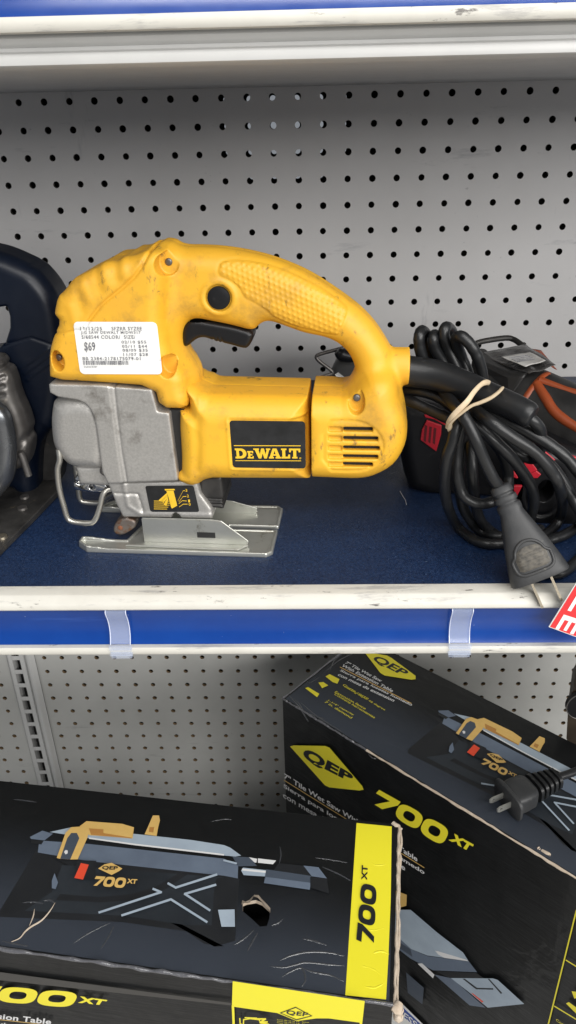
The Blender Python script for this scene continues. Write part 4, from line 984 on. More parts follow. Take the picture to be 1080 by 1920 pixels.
# --- torn hole: curled cardboard lip, flaps, tear and crease marks on the left carton
mbt = MB()
hp = [onz(x, y, ZL) for x, y in [c6(*q) for q in ((200, 505), (215, 512), (240, 500), (262, 478), (282, 478), (300, 500), (325, 525), (343, 545), (342, 560))]]
for k, (a, b) in enumerate(zip(hp, hp[1:])):
    h1, h2 = .002+.004*abs(math.sin(k*1.7)), .002+.004*abs(math.sin((k+1)*1.7)); i1 = np.array([0, -.006, 0])
    mbt.add([a, b, b+i1+UP*h2, a+i1+UP*h1, a-UP*.0015, b-UP*.0015], [(0, 1, 2, 3), (4, 5, 2, 3)])
mbt.build('torn_lip', M_cardt, CL.t)
lowh = [onz(x, y, ZL) for x, y in HOLE]
mbt = MB()
for a, b in zip(lowh, lowh[1:]+lowh[:1]): mbt.add([a+UP*.0004, b+UP*.0004, b-UP*.004, a-UP*.004], [(0, 1, 2, 3)])
mbt.build('hole_edge', M_cardt, CL.t)
tr = [onz(x, y, ZL+.0012) for x, y in [c5(*q) for q in ((265, 650), (240, 690), (200, 735), (150, 765), (120, 790), (95, 820), (55, 838))]]
tube('torn_edge', tr, [.0002, .0006, .0008, .0008, .0005, .0003], M_cardt, CL.t, seg=6, n=4)
tube('torn_edge', [onz(x, y, ZL+.001) for x, y in [c5(*q) for q in ((166, 680), (160, 715), (142, 760))]], [.0002, .0006, .0003], M_cardt, CL.t, seg=6, n=4)
# corrugated raw edge on the right side of the left carton and along the front edge of the right one
def ragged(name, p, q, n, amp, r, t, seed):
    rn = random.Random(seed); P = []
    for k in range(n+1): P.append(p+(q-p)*k/n+np.array([rn.uniform(-amp, amp), rn.uniform(-amp, amp), rn.uniform(-amp, amp)*.7]))
    rr = [r*rn.uniform(.6, 1.15) for _ in P]
    return tube(name, P, rr, M_cardt, t, seg=7, n=3)
BRL = FRL+e2L*.1685
ragged('raw_edge', FRL+e1L*.0012+UP*-.0008, BRL+e1L*.0012+UP*-.0004, 30, .0005, .0017, CL.t, 4)
ragged('raw_edge', FRL+e1L*.003+UP*-.005, BRL+e1L*.003+UP*-.004, 26, .0006, .0015, CL.t, 5)
ragged('crushed_corner', FRL+np.array([.004, 0, .001]), FRL+np.array([.003, -.001, -.016]), 7, .0022, .0046, CL.t, 6)
ragged('crushed_corner', BRL+np.array([-.004, .001, .001]), BRL+np.array([.003, -.001, -.004]), 5, .0014, .0026, CL.t, 8)
ragged('raw_edge', AR+e1R*.13+UP*.0008-e2R*.0006, AR+e1R*.46+UP*.0008-e2R*.0006, 50, .0003, .0014, CRt.t, 7)
_p0 = onz(1027, 1600, ZR)
ragged('crushed_edge', _p0+e1R*-.006, _p0+e1R*.012-UP*.006, 9, .0028, .0036, CRt.t, 9)
ragged('crushed_edge', _p0+e1R*-.009-e2R*.001, _p0+e1R*.002-UP*.009-e2R*.002, 7, .0018, .0018, CRt.t, 10)
# creases in the shrink film
M_crease = mat('film_crease', (.035, .038, .045), .18, coat=1., bump=(300, .5, .001), spec=.9)
def crease(c, pts, r, seed):
    rn = random.Random(seed); P = catmull([onz(x, y, c.z+.0008) for x, y in pts], 8); P = [p+np.array([rn.uniform(-.00012, .00012), rn.uniform(-.00012, .00012), -.0003]) for p in P]
    tube('film_crease', P, [0.0001]+[r*1.5*math.sin(math.pi*(k_+1)/(len(P)))**.5*rn.uniform(.85, 1.1) for k_ in range(len(P)-2)]+[.0001], M_pyel if (c is CL and 50 <= seed <= 54) else M_crease, c.t, seg=8, n=3, ell=.5)
for k, (pts, r) in enumerate([([(c6(385, 815)), c6(450, 785), c6(540, 768), c6(640, 772), c6(722, 790)], .0007), ([c6(330, 840), c6(420, 845), c6(520, 822), c6(640, 832), c6(722, 838)], .0006),
     ([c6(500, 850), c6(560, 870), c6(640, 885), c6(720, 918)], .0006), ([c6(395, 900), c6(440, 870), c6(500, 850), c6(520, 910), c6(500, 945)], .0006), ([c6(560, 290), c6(640, 300), c6(740, 318)], .0004),
     ([c6(600, 335), c6(680, 370), c6(755, 410)], .0005), ([c6(500, 700), c6(560, 712), c6(630, 735)], .0006), ([c6(225, 770), c6(250, 720), c6(280, 670)], .0006), ([c6(155, 735), c6(210, 700), c6(262, 655)], .0006), ([c6(345, 635), c6(380, 622), c6(410, 600)], .0005),
     ([c6(830, 300), c6(880, 330), c6(950, 320)], .0006), ([c6(800, 640), c6(860, 660), c6(945, 640)], .0006), ([c6(850, 780), c6(900, 765), c6(945, 780)], .0008), ([c6(760, 840), c6(850, 850), c6(930, 905)], .0006), ([c6(800, 940), c6(870, 950), c6(930, 920)], .0007),
     ([c6(390, 230), c6(396, 280), c6(385, 330)], .0004), ([c5(480, 880), c5(520, 820), c5(550, 760)], .0005), ([c5(345, 850), c5(420, 800), c5(540, 740)], .0004), ([c5(100, 650), c5(160, 645), c5(215, 655)], .0006), ([c5(200, 640), c5(240, 636), c5(262, 650)], .0007), ([c5(60, 150), c5(120, 156), c5(180, 165)], .0005),
     ([c5(0, 830), c5(60, 846), c5(140, 858)], .0005), ([c6(30, 110), c6(110, 96), c6(150, 100)], .0004)]):
    crease(CL, pts, r, 40+k)
for k, (pts, r) in enumerate([([c9(60, 215), c9(100, 262), c9(130, 310)], .0007), ([c9(80, 240), c9(130, 280), c9(190, 300)], .0006), ([c9(190, 130), c9(240, 90), c9(300, 60)], .0006), ([c9(180, 110), c9(230, 75), c9(270, 62)], .0005), ([c9(75, 225), c9(100, 250), c9(115, 285)], .0005), ([c9(95, 235), c9(160, 290), c9(260, 352)], .0006), ([c9(205, 128), c9(222, 90), c9(250, 70)], .0005), ([c9(340, 420), c9(355, 436), c9(372, 440)], .0004), ([c9(120, 160), c9(135, 170), c9(170, 150)], .0004)]):
    crease(CRt, pts, r, 80+k)
# creased film along the left carton's front edge
M_wrap = mat('wrap_highlight', (.10, .10, .11), .15, bump=(160, .6, .003), coat=1.)
ragged_ = random.Random(12); P = [FRL-e1L*(LEN*k/60)-e2L*.0005+UP*(.0007+ragged_.uniform(-.0007, .0009)) for k in range(61)]
tube('folded_edge', P, [.0016*ragged_.uniform(.6, 1.3) for _ in P], M_wrap, CL.t, seg=8, n=3)
P = [AR+e1R*(.14*k/60)-e2R*.0005+UP*(.0004+ragged_.uniform(-.0006, .0006)) for k in range(61)]
tube('folded_edge', P, [.0013*ragged_.uniform(.6, 1.3) for _ in P], M_wrap, CRt.t, seg=8, n=3)
P = [AR+UP*.0005+e2R*(.1625*k/16)+np.array([0, 0, ragged_.uniform(-.0006, .0006)]) for k in range(17)]
tube('folded_edge', P, [.0014*ragged_.uniform(.6, 1.3) for _ in P], M_wrap, CRt.t, seg=8, n=3)
# --- left carton front print
fr = CL.front
fr.poly('tape_reflection', [c8(-400, 530), c8(0, 582), c8(1000, 716), c8(1560, 790), c8(1560, 806), c8(1000, 745), c8(0, 636), c8(-400, 584)], mat('reflection_grey', (.045, .043, .040), .3), .0005)  # light reflected off the tape, painted as a grey strip
fr.polys('yellow_frame', [([c7(50, 55), c7(792, 166), c7(778, 290), c7(590, 264), c7(520, 264), c7(410, 279), c7(300, 234), c7(45, 197)], M_pyel), ([c7(44, 190), c7(58, 192), c7(66, 420), c7(54, 420)], M_pyel), ([c7(764, 280), c7(778, 284), c7(768, 500), c7(756, 500)], M_pyel)], [M_pyel], .0006)
fr.loops('logo_outline', [[(0, .45), (.48, 1), (1, .42), (.52, 0)], [(.05, .45), (.48, .93), (.95, .42), (.52, .07)]], [c7(316, 190), c7(500, 206), c7(498, 280), c7(312, 266)], M_pdk, .0009)
fr.text('logo_print', 'QEP', [c7(355, 216), c7(478, 230), c7(470, 256), c7(350, 243)], M_pdk, .0010, bold=.02, spacing=1.05)
fr.polys('icon_print', [(q, M_pyel2) for q in stroke([c7(90, 262), c7(92, 292), c7(110, 300), c7(112, 268), c7(150, 262), c7(200, 268), c7(205, 285), c7(250, 292), c7(262, 300)], 2.2)+stroke([c7(120, 255), c7(185, 258)], 2.2)+stroke([c7(190, 262), c7(235, 262), c7(205, 280), c7(245, 278)], 3)], [M_pyel2], .0009)
for k in range(3): fr.text('small_print', 'Cuts tile up to 12"  Corta'[:26-k*3], [c7(300, 266+9*k), c7(480-20*k, 283+9*k), c7(479-20*k, 289+9*k), c7(299, 272+9*k)], M_pyel2, .0009)
fr.loops('model_number', shear(N700, .12), [c8(-225, 655), c8(530, 716), c8(500, 822), c8(-240, 760)], M_pyel2, .0008)
fr.text('model_number', 'XT', [c8(540, 742), c8(728, 768), c8(700, 803), c8(528, 786)], M_pyel2, .0008, bold=.05, spacing=1.1)
fr.text('small_print', 'With Extension Table', [c8(-420, 815), c8(352, 898), c8(345, 934), c8(-425, 850)], M_pwh, .0008, bold=.025, spacing=1.05)
fr.poly('rule_line', [c8(-420, 853), c8(345, 936), c8(345, 940), c8(-420, 857)], M_pgold, .0008)
fr.text('small_print', 'con mesa de ensanchayer', [c8(-420, 872), c8(155, 936), c8(150, 964), c8(-425, 900)], M_pwh, .0008, bold=.025)
# --- right carton, top print
tp = CRt.top
def rect_text(face, name, t, a, b, hgt, m, h=.0008, bold=.0, dirn=None):   # baseline a->b (pixels), letter height vector hgt (pixels)
    a = np.array(a, float); b = np.array(b, float); u = np.array(hgt, float)
    return face.text(name, t, [a+u, b+u, b, a], m, h, bold=bold)
tp.loops('logo_diamond', [[(0, .55), (.02, .42), (.45, .02), (.5, 0), (.98, .48), (1, .55), (.55, .98), (.48, 1)]], [c9(395, 20), c9(595, 120), c9(445, 205), c9(250, 95)], M_pyel2, .0009) if False else tp.poly('logo_diamond', [c9(330, 66), c9(345, 65), c9(408, 76), c9(424, 84), c9(510, 148), c9(510, 160), c9(495, 162), c9(400, 147), c9(385, 138)], M_pyel2, .0009)
tp.text('logo_print', 'QEP', [c9(378, 76), c9(490, 134), c9(460, 152), c9(348, 93)], M_pdk, .0011, bold=.03)
for (t, a, b) in (('7" Tile Wet Saw', (258, 103), (385, 170)), ('With Extension Table', (245, 113), (425, 206)), ('Sierra para losetas humedo', (238, 132), (492, 256)), ('con mesa de extension', (232, 146), (430, 240))):
    rect_text(tp, 'small_print', t, c9(*a), c9(*b), (5.2, -3.6), M_pwh, .0008, .02)
tp.polys('rule_line', [(q, M_pgold) for q in stroke([c9(242, 117), c9(495, 246)], 1.3)], [M_pgold], .0008)
for (t, a, b) in (('Cutting depth 45 degree', (254, 188), (398, 272)), ('Corte recto', (250, 182), (340, 232)), ('Extension fence', (222, 207), (330, 268)), ('Contiene herramientas', (220, 214), (362, 299)), ('1-1/4" capacity', (196, 238), (287, 290)), ('7 in. diamond', (186, 242), (280, 300))):
    rect_text(tp, 'small_print', t, c9(*a), c9(*b), (3.6, -2.6), M_pyel2, .0008, .0)
tp.polys('icon_print', [([c9(*p) for p in q], M_pyel2) for q in ([(190, 150), (205, 142), (240, 160), (232, 176), (215, 170)], [(165, 172), (182, 170), (200, 182), (178, 192)], [(118, 192), (128, 188), (168, 212), (160, 224)])], [M_pyel2], .0008)
# --- right carton, front print
rf = CRt.front
dia = [(0, .60), (.02, .52), (.46, .03), (.52, 0), (.98, .40), (1, .47), (.54, .97), (.48, 1)]
rf.poly('logo_diamond', [c9(66, 396), c9(78, 392), c9(190, 394), c9(206, 400), c9(322, 536), c9(327, 549), c9(312, 552), c9(205, 541), c9(190, 534)], M_pyel2, .0009)
rf.text('logo_print', 'QEP', [c9(122, 398), c9(292, 496), c9(284, 530), c9(104, 440)], M_pdk, .0011, bold=.05, spacing=1.05)
r1 = lambda a, b, t, m=M_pwh: rect_text(rf, 'small_print', t, a, b, (.6, -9.5), m, .0008, .02)
r1((533, 1458), (783, 1615), '7" Tile Wet Saw With Extension Table')
r1((532, 1478), (796, 1641), 'Sierra para losetas con carro humedo')
r1((531, 1494), (760, 1632), 'con mesa de extension inoxidable')
rf.polys('rule_line', [(q, M_pgold) for q in stroke([(533, 1462), (796, 1626)], 1.3)], [M_pgold], .0008)
rf.loops('model_number', shear(N700, .25), [c10(18, -10), c10(405, 205), c10(385, 312), c10(8, 80)], M_pyel2, .0009)
rf.text('model_number', 'XT', [c10(432, 232), c10(538, 292), c10(515, 330), c10(402, 266)], M_pyel2, .0009, bold=.06, spacing=1.1)
P = []
def B_(m, pts): P.append(([c10(*q) for q in pts], m))
B_(M_pbl, [(128, 640), (200, 640), (340, 760), (480, 868), (508, 912), (290, 884), (205, 850), (100, 770), (60, 700)])
B_(M_pwh, [(330, 858), (345, 860), (495, 905), (510, 914), (380, 896), (350, 880)])
B_(M_pgold, [(100, 530), (128, 540), (180, 560), (178, 618), (130, 632), (100, 630)])
B_(M_pst, [(60, 720), (205, 850), (290, 886), (510, 914), (555, 972), (320, 962), (200, 900), (60, 790)])
B_(M_pgr, [(60, 760), (200, 850), (210, 890), (90, 810)])
B_(M_pdk, [(330, 965), (550, 975), (600, 1010), (400, 1000)])
B_(M_pwh, [(238, 926), (262, 924), (328, 985), (320, 1004)])
B_(M_pst, [(328, 984), (420, 1004), (600, 1160), (515, 1148)])
B_(M_pbl, [(415, 1002), (640, 1004), (665, 1012), (806, 1140), (612, 1160), (515, 1080)])
B_(M_pdk, [(478, 1006), (490, 1006), (555, 1054), (640, 1056), (642, 1064), (550, 1062)])
B_(M_pdk, [(612, 1006), (620, 1006), (690, 1082), (682, 1086)])
B_(M_pora, [(524, 1082), (534, 1084), (590, 1128), (582, 1132)])
B_(M_pgr, [(178, 972), (272, 1054), (264, 1142), (186, 1080)])
for q in stroke([c10(1085, 640), c10(932, 1260), c10(900, 1400)], 2.6)+stroke([c10(1030, 905), c10(1200, 1010)], 2)+stroke([c10(968, 1150), c10(1200, 1290)], 2): P.append((q, M_pyel2))
B_(M_pyel2, [(1030, 1135), (1045, 1128), (1110, 1175), (1095, 1200)])
B_(M_pyel2, [(1060, 1070), (1110, 1075), (1110, 1095), (1075, 1110)])
rf.polys('saw_picture', P, [M_pbl, M_pwh, M_pgold, M_pst, M_pgr, M_pdk, M_pora, M_pyel2], .0006)
rect_text(rf, 'small_print', 'Corte diagonal', c10(975, 1235), c10(1120, 1330), (.5, -6), M_pyel2)
# blue sticker reading LESS
rf.polys('blue_sticker', [([c10(100, 1085), c10(140, 1122), c10(330, 1310), c10(100, 1340)], M_white), ([c10(100, 1100), c10(140, 1138), c10(300, 1290), c10(270, 1290), c10(128, 1185), c10(100, 1170)], M_blueb)], [M_white, M_blueb], .0012)
rf.text('sticker_print', 'LESS', [c10(146, 1162), c10(240, 1240), c10(226, 1264), c10(134, 1190)], M_white, .0016, bold=.02)

# --- black grounded adapter lying on the right carton
za = ZR+.0150
pA = onz(950, 1500, za); pB = onz(1075, 1445, za+.004)
ad = thing('plug_adapter', 'black moulded two prong plug lying on the angled carton', 'plug', [pA[0], pA[1], ZR+.0006])
axx = pB-pA; axx /= np.linalg.norm(axx); sd_ = np.cross(axx, UP); sd_ /= np.linalg.norm(sd_); uu = np.cross(sd_, axx)
if uu[2] < 0: uu = -uu
def sec(t, a, b): return (pA+axx*t, sd_, uu, a, b)
loft('plug_face', [sec(.0, .0205, .0135), sec(.0008, .0215, .0142), sec(.0035, .0215, .0142), sec(.0042, .0205, .0135)], M_plug, ad, pw=4)
loft('plug_body', [sec(.004, .0155, .0110), sec(.012, .0165, .0120), sec(.026, .0155, .0115), sec(.030, .0125, .010), sec(.032, .0085, .0080)], M_plug, ad, pw=5)
ss = []
for k in range(5): t = .033+k*.0068; ss += [sec(t, .0058, .0058), sec(t+.0002, .0138-.0009*k, .0112-.0006*k), sec(t+.0036, .0138-.0009*k, .0112-.0006*k), sec(t+.0038, .0058, .0058)]
loft('strain_relief', ss, M_rub, ad, pw=3.5)
e_ = pA+axx*.066
tube('cord', [pA+axx*.06, e_, e_+axx*.03+UP*-.003, e_+axx*.07+np.array([.01, .01, -.006]), e_+axx*.12+np.array([.03, .0, -.006])], .0042, M_rub, ad)
for s_ in (-.0063, .0063):
    b0 = pA+sd_*s_
    loops_ = [[(0, -.0032), (-.0135, -.0032), (-.0165, -.0016), (-.0165, .0016), (-.0135, .0032), (0, .0032)], [(-.0118+.0016*math.cos(a), .0016*math.sin(a)) for a in np.linspace(0, 2*math.pi, 10, endpoint=False)]]
    V, F = curve_mesh(loops=loops_)
    o_ = mesh('prong', [b0+axx*x+uu*y*1.15 for x, y in V], F, M_zinc, ad); sdm = o_.modifiers.new('s', 'SOLIDIFY'); sdm.thickness = .0014; sdm.offset = 0
# dark round object at the right edge
q0 = onz(1100, 1400, ZR+.001); rt = thing('brown_carton', 'dark brown open carton corner at the far right edge', 'carton', [q0[0], q0[1]+.02, ZB])
Yr = q0[1]+.03
fx = [ony(x, y, Yr) for x, y in ((1062, 1385), (1066, 1310), (1074, 1296), (1130, 1270), (1130, 1500))]
V = fx+[p+np.array([.02, .05, 0]) for p in fx]; n = 5
mesh('carton_panel', V, [tuple(range(n)), tuple(range(n, 2*n))[::-1]]+[(k, (k+1) % n, n+(k+1) % n, n+k) for k in range(n)], mat('carton_brown', (.028, .018, .009), .5), rt)
V = []; cc = ony(1092, 1320, Yr-.004)
tube('round_end', [cc+np.array([0, .002, 0]), cc+np.array([0, -.004, 0])], [.019, .019], M_blk, rt, seg=24, n=1)
tube('rim', [cc+np.array([.019*math.cos(a), -.004, .019*math.sin(a)]) for a in np.linspace(0, 2*math.pi, 28, endpoint=False)], .0006, M_gmet, rt, closed=True, n=1, seg=6)
MB().add([ony(1100, 1385, Yr), ony(1130, 1385, Yr), ony(1130, 1380, Yr), ony(1100, 1380, Yr)]+[np.array([*ony(x, y, Yr)[:2], ZB]) for x, y in ((1100, 1385), (1130, 1385))]+[np.array([*ony(x, y, Yr)[:2], ZB])+np.array([0, .05, 0]) for x, y in ((1130, 1385), (1100, 1385))], [(0, 1, 5, 4), (4, 5, 6, 7)]).build('carton_wall', M_dark, rt)

# ================================================================ SALE SIGN
sgY = .398
sgn_ = thing('sale_sign', 'red tag with white capital letters hanging at the right shelf edge', 'sign', ony(1060, 1190, sgY))
c11 = lambda x, y: (960+x/9, 1040+y/9)
sf = Face((0, sgY, 0), (0, -1, .0), sgn_)
E0, dE, aE = np.array([620., 1220]), np.array([460, -740])/871., np.array([460, 170])/490.
def sg(s_, t_): p = E0+aE*s_+dE*t_; return c11(*p)
card = [sg(0, 0), sg(700, 0), sg(700, 1750), sg(0, 1750)]
Pf = [sf.pt(x, y) for x, y in card]; V = Pf+[p+np.array([0, .0006, 0]) for p in Pf]
mesh('sign_card', V, [(3, 2, 1, 0), (4, 5, 6, 7), (0, 1, 5, 4), (1, 2, 6, 5), (2, 3, 7, 6), (3, 0, 4, 7)], M_white, sgn_)
sf.poly('red_field', [sg(14, 14), sg(690, 14), sg(690, 1740), sg(14, 1740)], M_sred, .0003)
aa, bb_ = np.array([210, 68])/220.7, np.array([-145, 240])/280.4
def let(O, polys_): return [[c11(*(np.array(O)+aa*s_+bb_*t_)) for s_, t_ in p] for p in polys_]
Em = let((870, 1000), [[(0, 0), (320, 0), (320, 280), (258, 280), (258, 85), (188, 85), (188, 262), (132, 262), (132, 85), (62, 85), (62, 280), (0, 280)]])
Lm = let((1075, 690), [[(0, 0), (320, 0), (320, 85), (62, 85), (62, 280), (0, 280)]])
sf.polys('sign_lettering', [(p, M_white) for p in Em+Lm], [M_white], .0006)
sf.text('sign_lettering', 'SA', [sg(428, 1620), sg(428, 850), sg(106, 850), sg(106, 1620)], M_white, .0006, bold=.05)

# ================================================================ CIRCULAR SAW AT THE LEFT EDGE
K = Frame((-.235, .575, 0), math.radians(0))
cs = thing('circular_saw', 'navy handled circular saw with worn grey metal guard at the left', 'circular saw', K.o, K.yaw)
g = Grid(-110, 70, -26, 26, 4, 235, .9)
body = K.P([(-80, 448, 8), (-30, 452, 8), (0, 457, 8), (25, 464, 8), (57, 478, 8), (82, 492, 6), (100, 515, 3), (113, 538, 0), (122, 558, 0), (132, 600, 0), (136, 650, 0), (132, 720, 0), (118, 790, 0), (96, 800, -5), (80, 830, -5), (74, 880, -8), (74, 930, -8), (55, 935, -8), (20, 900, -8), (-80, 900, -8)])
F_ = g.poly(body, 22, 12, sm=1)
hole_ = K.P([(-90, 578, 0), (0, 570, -6), (25, 566, -6), (30, 585, -6), (32, 605, -4), (27, 628, 0), (14, 640, 4), (0, 650, 6), (-90, 665, 6)])
hd = sd_poly(hole_, g.X, g.Z); hw = np.clip((np.abs(g.V3)-12), 0, 99)*.5
F_ = np.maximum(F_, -(hd[:, None, :]-3)*.9-hw*.0-3*.9*0) if False else -smin(-F_, (hd[:, None, :]+0*g.V3), 4)
for pts in ([(10, 645), (60, 632), (112, 650)], [(52, 500), (100, 520), (118, 560), (124, 610)]):
    q = K.P(pts, -20); F_ = F_+(np.exp(-(sd_line(q, g.X, g.Z)/.9)**2)*1.0)[:, None, :]
for pts in ([(40, 690), (90, 655)], [(45, 700), (98, 662)], [(50, 712), (100, 675)]):
    q = K.P(pts, -22); F_ = F_-(np.exp(-(sd_line(q, g.X, g.Z)/1.2)**2)*1.0)[:, None, :]
g.F = F_.astype(np.float32); g.build('handle_body', M_navy, cs)
g = Grid(-110, 30, -62, -20, 2, 125, 1.0)
F_ = g.poly(K.P([(-80, 640), (-20, 650), (3, 668), (16, 684), (27, 700), (37, 740), (52, 772), (61, 802), (64, 835), (56, 868), (44, 872), (20, 880), (-80, 900)], -40), 14, 9, v=-38, sm=1)
for k in range(4):
    q = K.P([(-20, 700+k*16), (6, 692+k*16)], -50); F_ = F_+(np.exp(-(sd_line(q, g.X, g.Z)/1.6)**2)*2.5)[:, None, :]
q = K.P([(10, 880), (22, 850), (30, 838), (50, 820)], -50); F_ = F_+(np.exp(-(sd_line(q, g.X, g.Z)/3.)**2)*2.0)[:, None, :]
g.F = F_.astype(np.float32); g.build('upper_guard', M_gmet, cs)
tube('lower_guard', [K.wp(x, y, -66) for x, y in ((-40, 760), (-5, 775), (6, 810), (10, 850), (4, 890), (-20, 920), (-50, 930))], .0085, mat('guard_polished', (.20, .21, .22), .25, .85, noise=(40, .5, (.10, .10, .11))), cs, seg=14)
tube('guard_lever', [K.wp(x, y, -58) for x, y in ((38, 848), (44, 862), (50, 880), (54, 892))], .0026, M_gmet, cs, seg=10)
_pl = [onz(x, y, .003) for x, y in ((-30, 1068), (2, 1034), (60, 976), (108, 926), (112, 905), (70, 895), (-60, 930), (-110, 1000))]
V = _pl+[p+UP*.0035 for p in _pl]; V = [v-UP*.0028 for v in V[:8]]+[v-UP*.001 for v in V[8:]]; n = 8
bevel(mesh('base_plate', V, [tuple(range(n))[::-1], tuple(range(n, 2*n))]+[(k, (k+1) % n, n+(k+1) % n, n+k) for k in range(n)], M_dplate, cs), .0008)
for x, y, m in ((42, 953, M_gmet), (46, 932, M_gmet), (4, 1007, M_brass)):
    p = onz(x, y, .006); tube('rivet', [p-UP*.002, p+UP*.0012], [.0042, .0036], m, cs, seg=16, n=1)
g = Grid(-60, 70, -10, 40, 4, 100, 1.2)
g.F = g.poly(K.P([(74, 800), (98, 790), (118, 780), (122, 860), (112, 915), (72, 925)], 5), 10, 4, v=12, sm=0).astype(np.float32); g.build('motor_cover', M_dplate, cs)

# ================================================================ TOOLS BEHIND THE CORD
# orange banded oscillating tool
ot = thing('sander', 'black cylindrical tool with orange bands and bagged paper tag', 'power tool', [.26, .62, 0])
P0, P1 = ony(905, 716, .650), ony(1180, 850, .560)
ax0 = (P1-P0)/np.linalg.norm(P1-P0)
def bp(d): return P0+ax0*d
tube('tool_body', [bp(.0), bp(.010), bp(.035), bp(.05), bp(.12), bp(.20)], [.018, .026, .030, .0315, .0325, .031], M_toolb, ot, seg=32, n=5)
sx0 = np.cross(ax0, UP); sx0 /= np.linalg.norm(sx0); ux0 = np.cross(sx0, ax0)
if ux0[2] < 0: ux0 = -ux0
def onb(d, a, r=.0305): return bp(d)+(-sx0*math.cos(a)*(-1 if sx0[1] < 0 else 1)+ux0*math.sin(a))*r
tube('orange_band', [onb(.052, a, .0298) for a in np.linspace(-.9, 1.7, 14)], .0034, M_orng, ot, seg=8, ell=.8)
tube('orange_band', [onb(d, a) for d, a in ((.052, 1.05), (.066, .78), (.080, .55), (.10, .45), (.125, .42), (.16, .40), (.20, .38))], [.0040, .0045, .0046, .0036, .0030, .0030], M_orng, ot, seg=8)
tube('orange_band', [onb(d, a) for d, a in ((.052, 1.2), (.075, 1.3), (.10, 1.45), (.13, 1.5))], [.0036, .0030, .0044, .0040], M_orng, ot, seg=8)
for d, a in ((.098, 1.15), (.122, .95)):
    p = onb(d, a, .0330); nn = p-bp(d); nn /= np.linalg.norm(nn); tube('screw', [p-nn*.002, p+nn*.0012], [.0048, .0040], M_gmet, ot, seg=14, n=1)
for k in range(9): tube('body_rib', [onb(.105+k*.006, a, .0322) for a in np.linspace(-.95, -.15, 8)], .0009, M_blk, ot, seg=6, n=2)
# head block
hb = [ony(*q) for q in ((884, 672, .640), (955, 700, .610), (990, 700, .600), (955, 748, .600), (900, 745, .630), (880, 700, .645))]
bk = [p+np.array([.014, .035, .0]) for p in hb]; n = 6
bevel(mesh('tool_head', hb+bk, [tuple(range(n)), tuple(range(n, 2*n))[::-1]]+[(k, n+k, n+(k+1) % n, (k+1) % n) for k in range(n)], M_toolb, ot), .004, 3)
# wire bail behind it
tube('wire_bail', [ony(x, y, Y) for x, y, Y in ((888, 646, .70), (905, 640, .70), (945, 634, .70), (962, 636, .70), (980, 648, .69), (1000, 665, .68))], .0026, M_dplate, ot, seg=10)
tube('wire_bail', [ony(x, y, Y) for x, y, Y in ((885, 662, .68), (905, 660, .68), (915, 668, .67))], .0030, M_blk, ot, seg=10)
# crumpled plastic bag with a paper slip
def sheet(name, q, Yq, m, parent, n_=14, amp=.0016, seed=1, lift=0.):
    rn = random.Random(seed); q = np.array(q, float); V = []; F = []
    H = [[rn.uniform(-1, 1) for _ in range(6)] for _ in range(6)]
    for j in range(n_+1):
        for i in range(n_+1):
            a, b = i/n_, j/n_; w4 = ((1-a)*(1-b), a*(1-b), a*b, (1-a)*b)
            x = sum(w*p[0] for w, p in zip(w4, q)); y = sum(w*p[1] for w, p in zip(w4, q)); Y = sum(w*p for w, p in zip(w4, Yq))
            hh = sum(H[p][r]*math.sin((p+1)*a*4+r)*math.cos((r+1)*b*3+p) for p in range(3) for r in range(3))*.4
            V.append(ony(x, y, Y)+UP*(amp*hh+lift))
    for j in range(n_):
        for i in range(n_): k = j*(n_+1)+i; F.append((k, k+n_+1, k+n_+2, k+1))
    o_ = mesh(name, V, F, m, parent, smooth=True); sdm = o_.modifiers.new('s', 'SOLIDIFY'); sdm.thickness = .0003
    return o_
bag = thing('plastic_bag', 'small plastic bag with a white paper slip on the orange banded tool', 'bag', ony(980, 690, .61))
sheet('bag_film', [(890, 662), (985, 646), (1042, 684), (992, 702)], [.66, .665, .60, .60], M_film, bag, amp=.0018, seed=3)
sheet('paper_slip', [(940, 674), (992, 664), (1022, 681), (985, 692)], [.62, .64, .605, .603], mat('slip_paper', (.48, .47, .45), .5), bag, amp=.0006, seed=5, lift=.0022)
tp_ = [(950, 676), (985, 671), (1008, 682), (975, 688)]
for k in range(4):
    a = .15+.2*k; q = np.array(tp_, float)
    p1 = q[0]*(1-a)+q[3]*a; p2 = q[1]*(1-a)+q[2]*a
    tube('print_line', [ony(*p1, .6085)+UP*.0030, ony(*(p1*.5+p2*.5), .612)+UP*.0032, ony(*p2, .612)+UP*.0030], .00035, M_ink, bag, seg=5, n=2)
sheet('bag_film', [(975, 648), (1015, 655), (1045, 690), (1010, 672)], [.66, .66, .61, .63], M_orng, bag, amp=.001, seed=9, lift=-.001)

# red and black tool lying behind the cord
rt_ = thing('cordless_tool', 'black power tool with bright red vents behind the coiled cord', 'power tool', [.17, .58, 0])
Fr = Frame((.17, .575, 0), math.radians(-6))
g = Grid(-120, 140, -34, 34, 2, 150, 1.0)
F_ = g.poly(Fr.P([(742, 728, 0), (800, 735, 0), (860, 756, 0), (930, 785, 0), (1010, 805, 0), (1120, 832, 0), (1160, 900, 0), (1140, 960, -10), (1000, 950, -10), (900, 925, -10), (770, 915, -10), (752, 860, -10), (745, 780, 0)]), 30, 12, sm=1)
g.F = F_.astype(np.float32); g.build('tool_body', M_blk, rt_, fr=Fr)
Gn = Frame((.21, .512, 0), math.radians(-4))
g = Grid(-50, 95, -14, 14, -3, 90, .8)
F_ = g.poly(Gn.P([(955, 850), (1000, 842), (1040, 846), (1080, 862), (1105, 905), (1100, 960), (1075, 990), (1035, 1000), (1000, 985), (975, 950), (955, 900)], -8), 11, 5, sm=1)
hx, hz = Gn.at(1022, 920, -10); F_ = np.maximum(F_, (6.2-np.hypot((g.X-hx), (g.Z-hz)/1.45))[:, None, :])
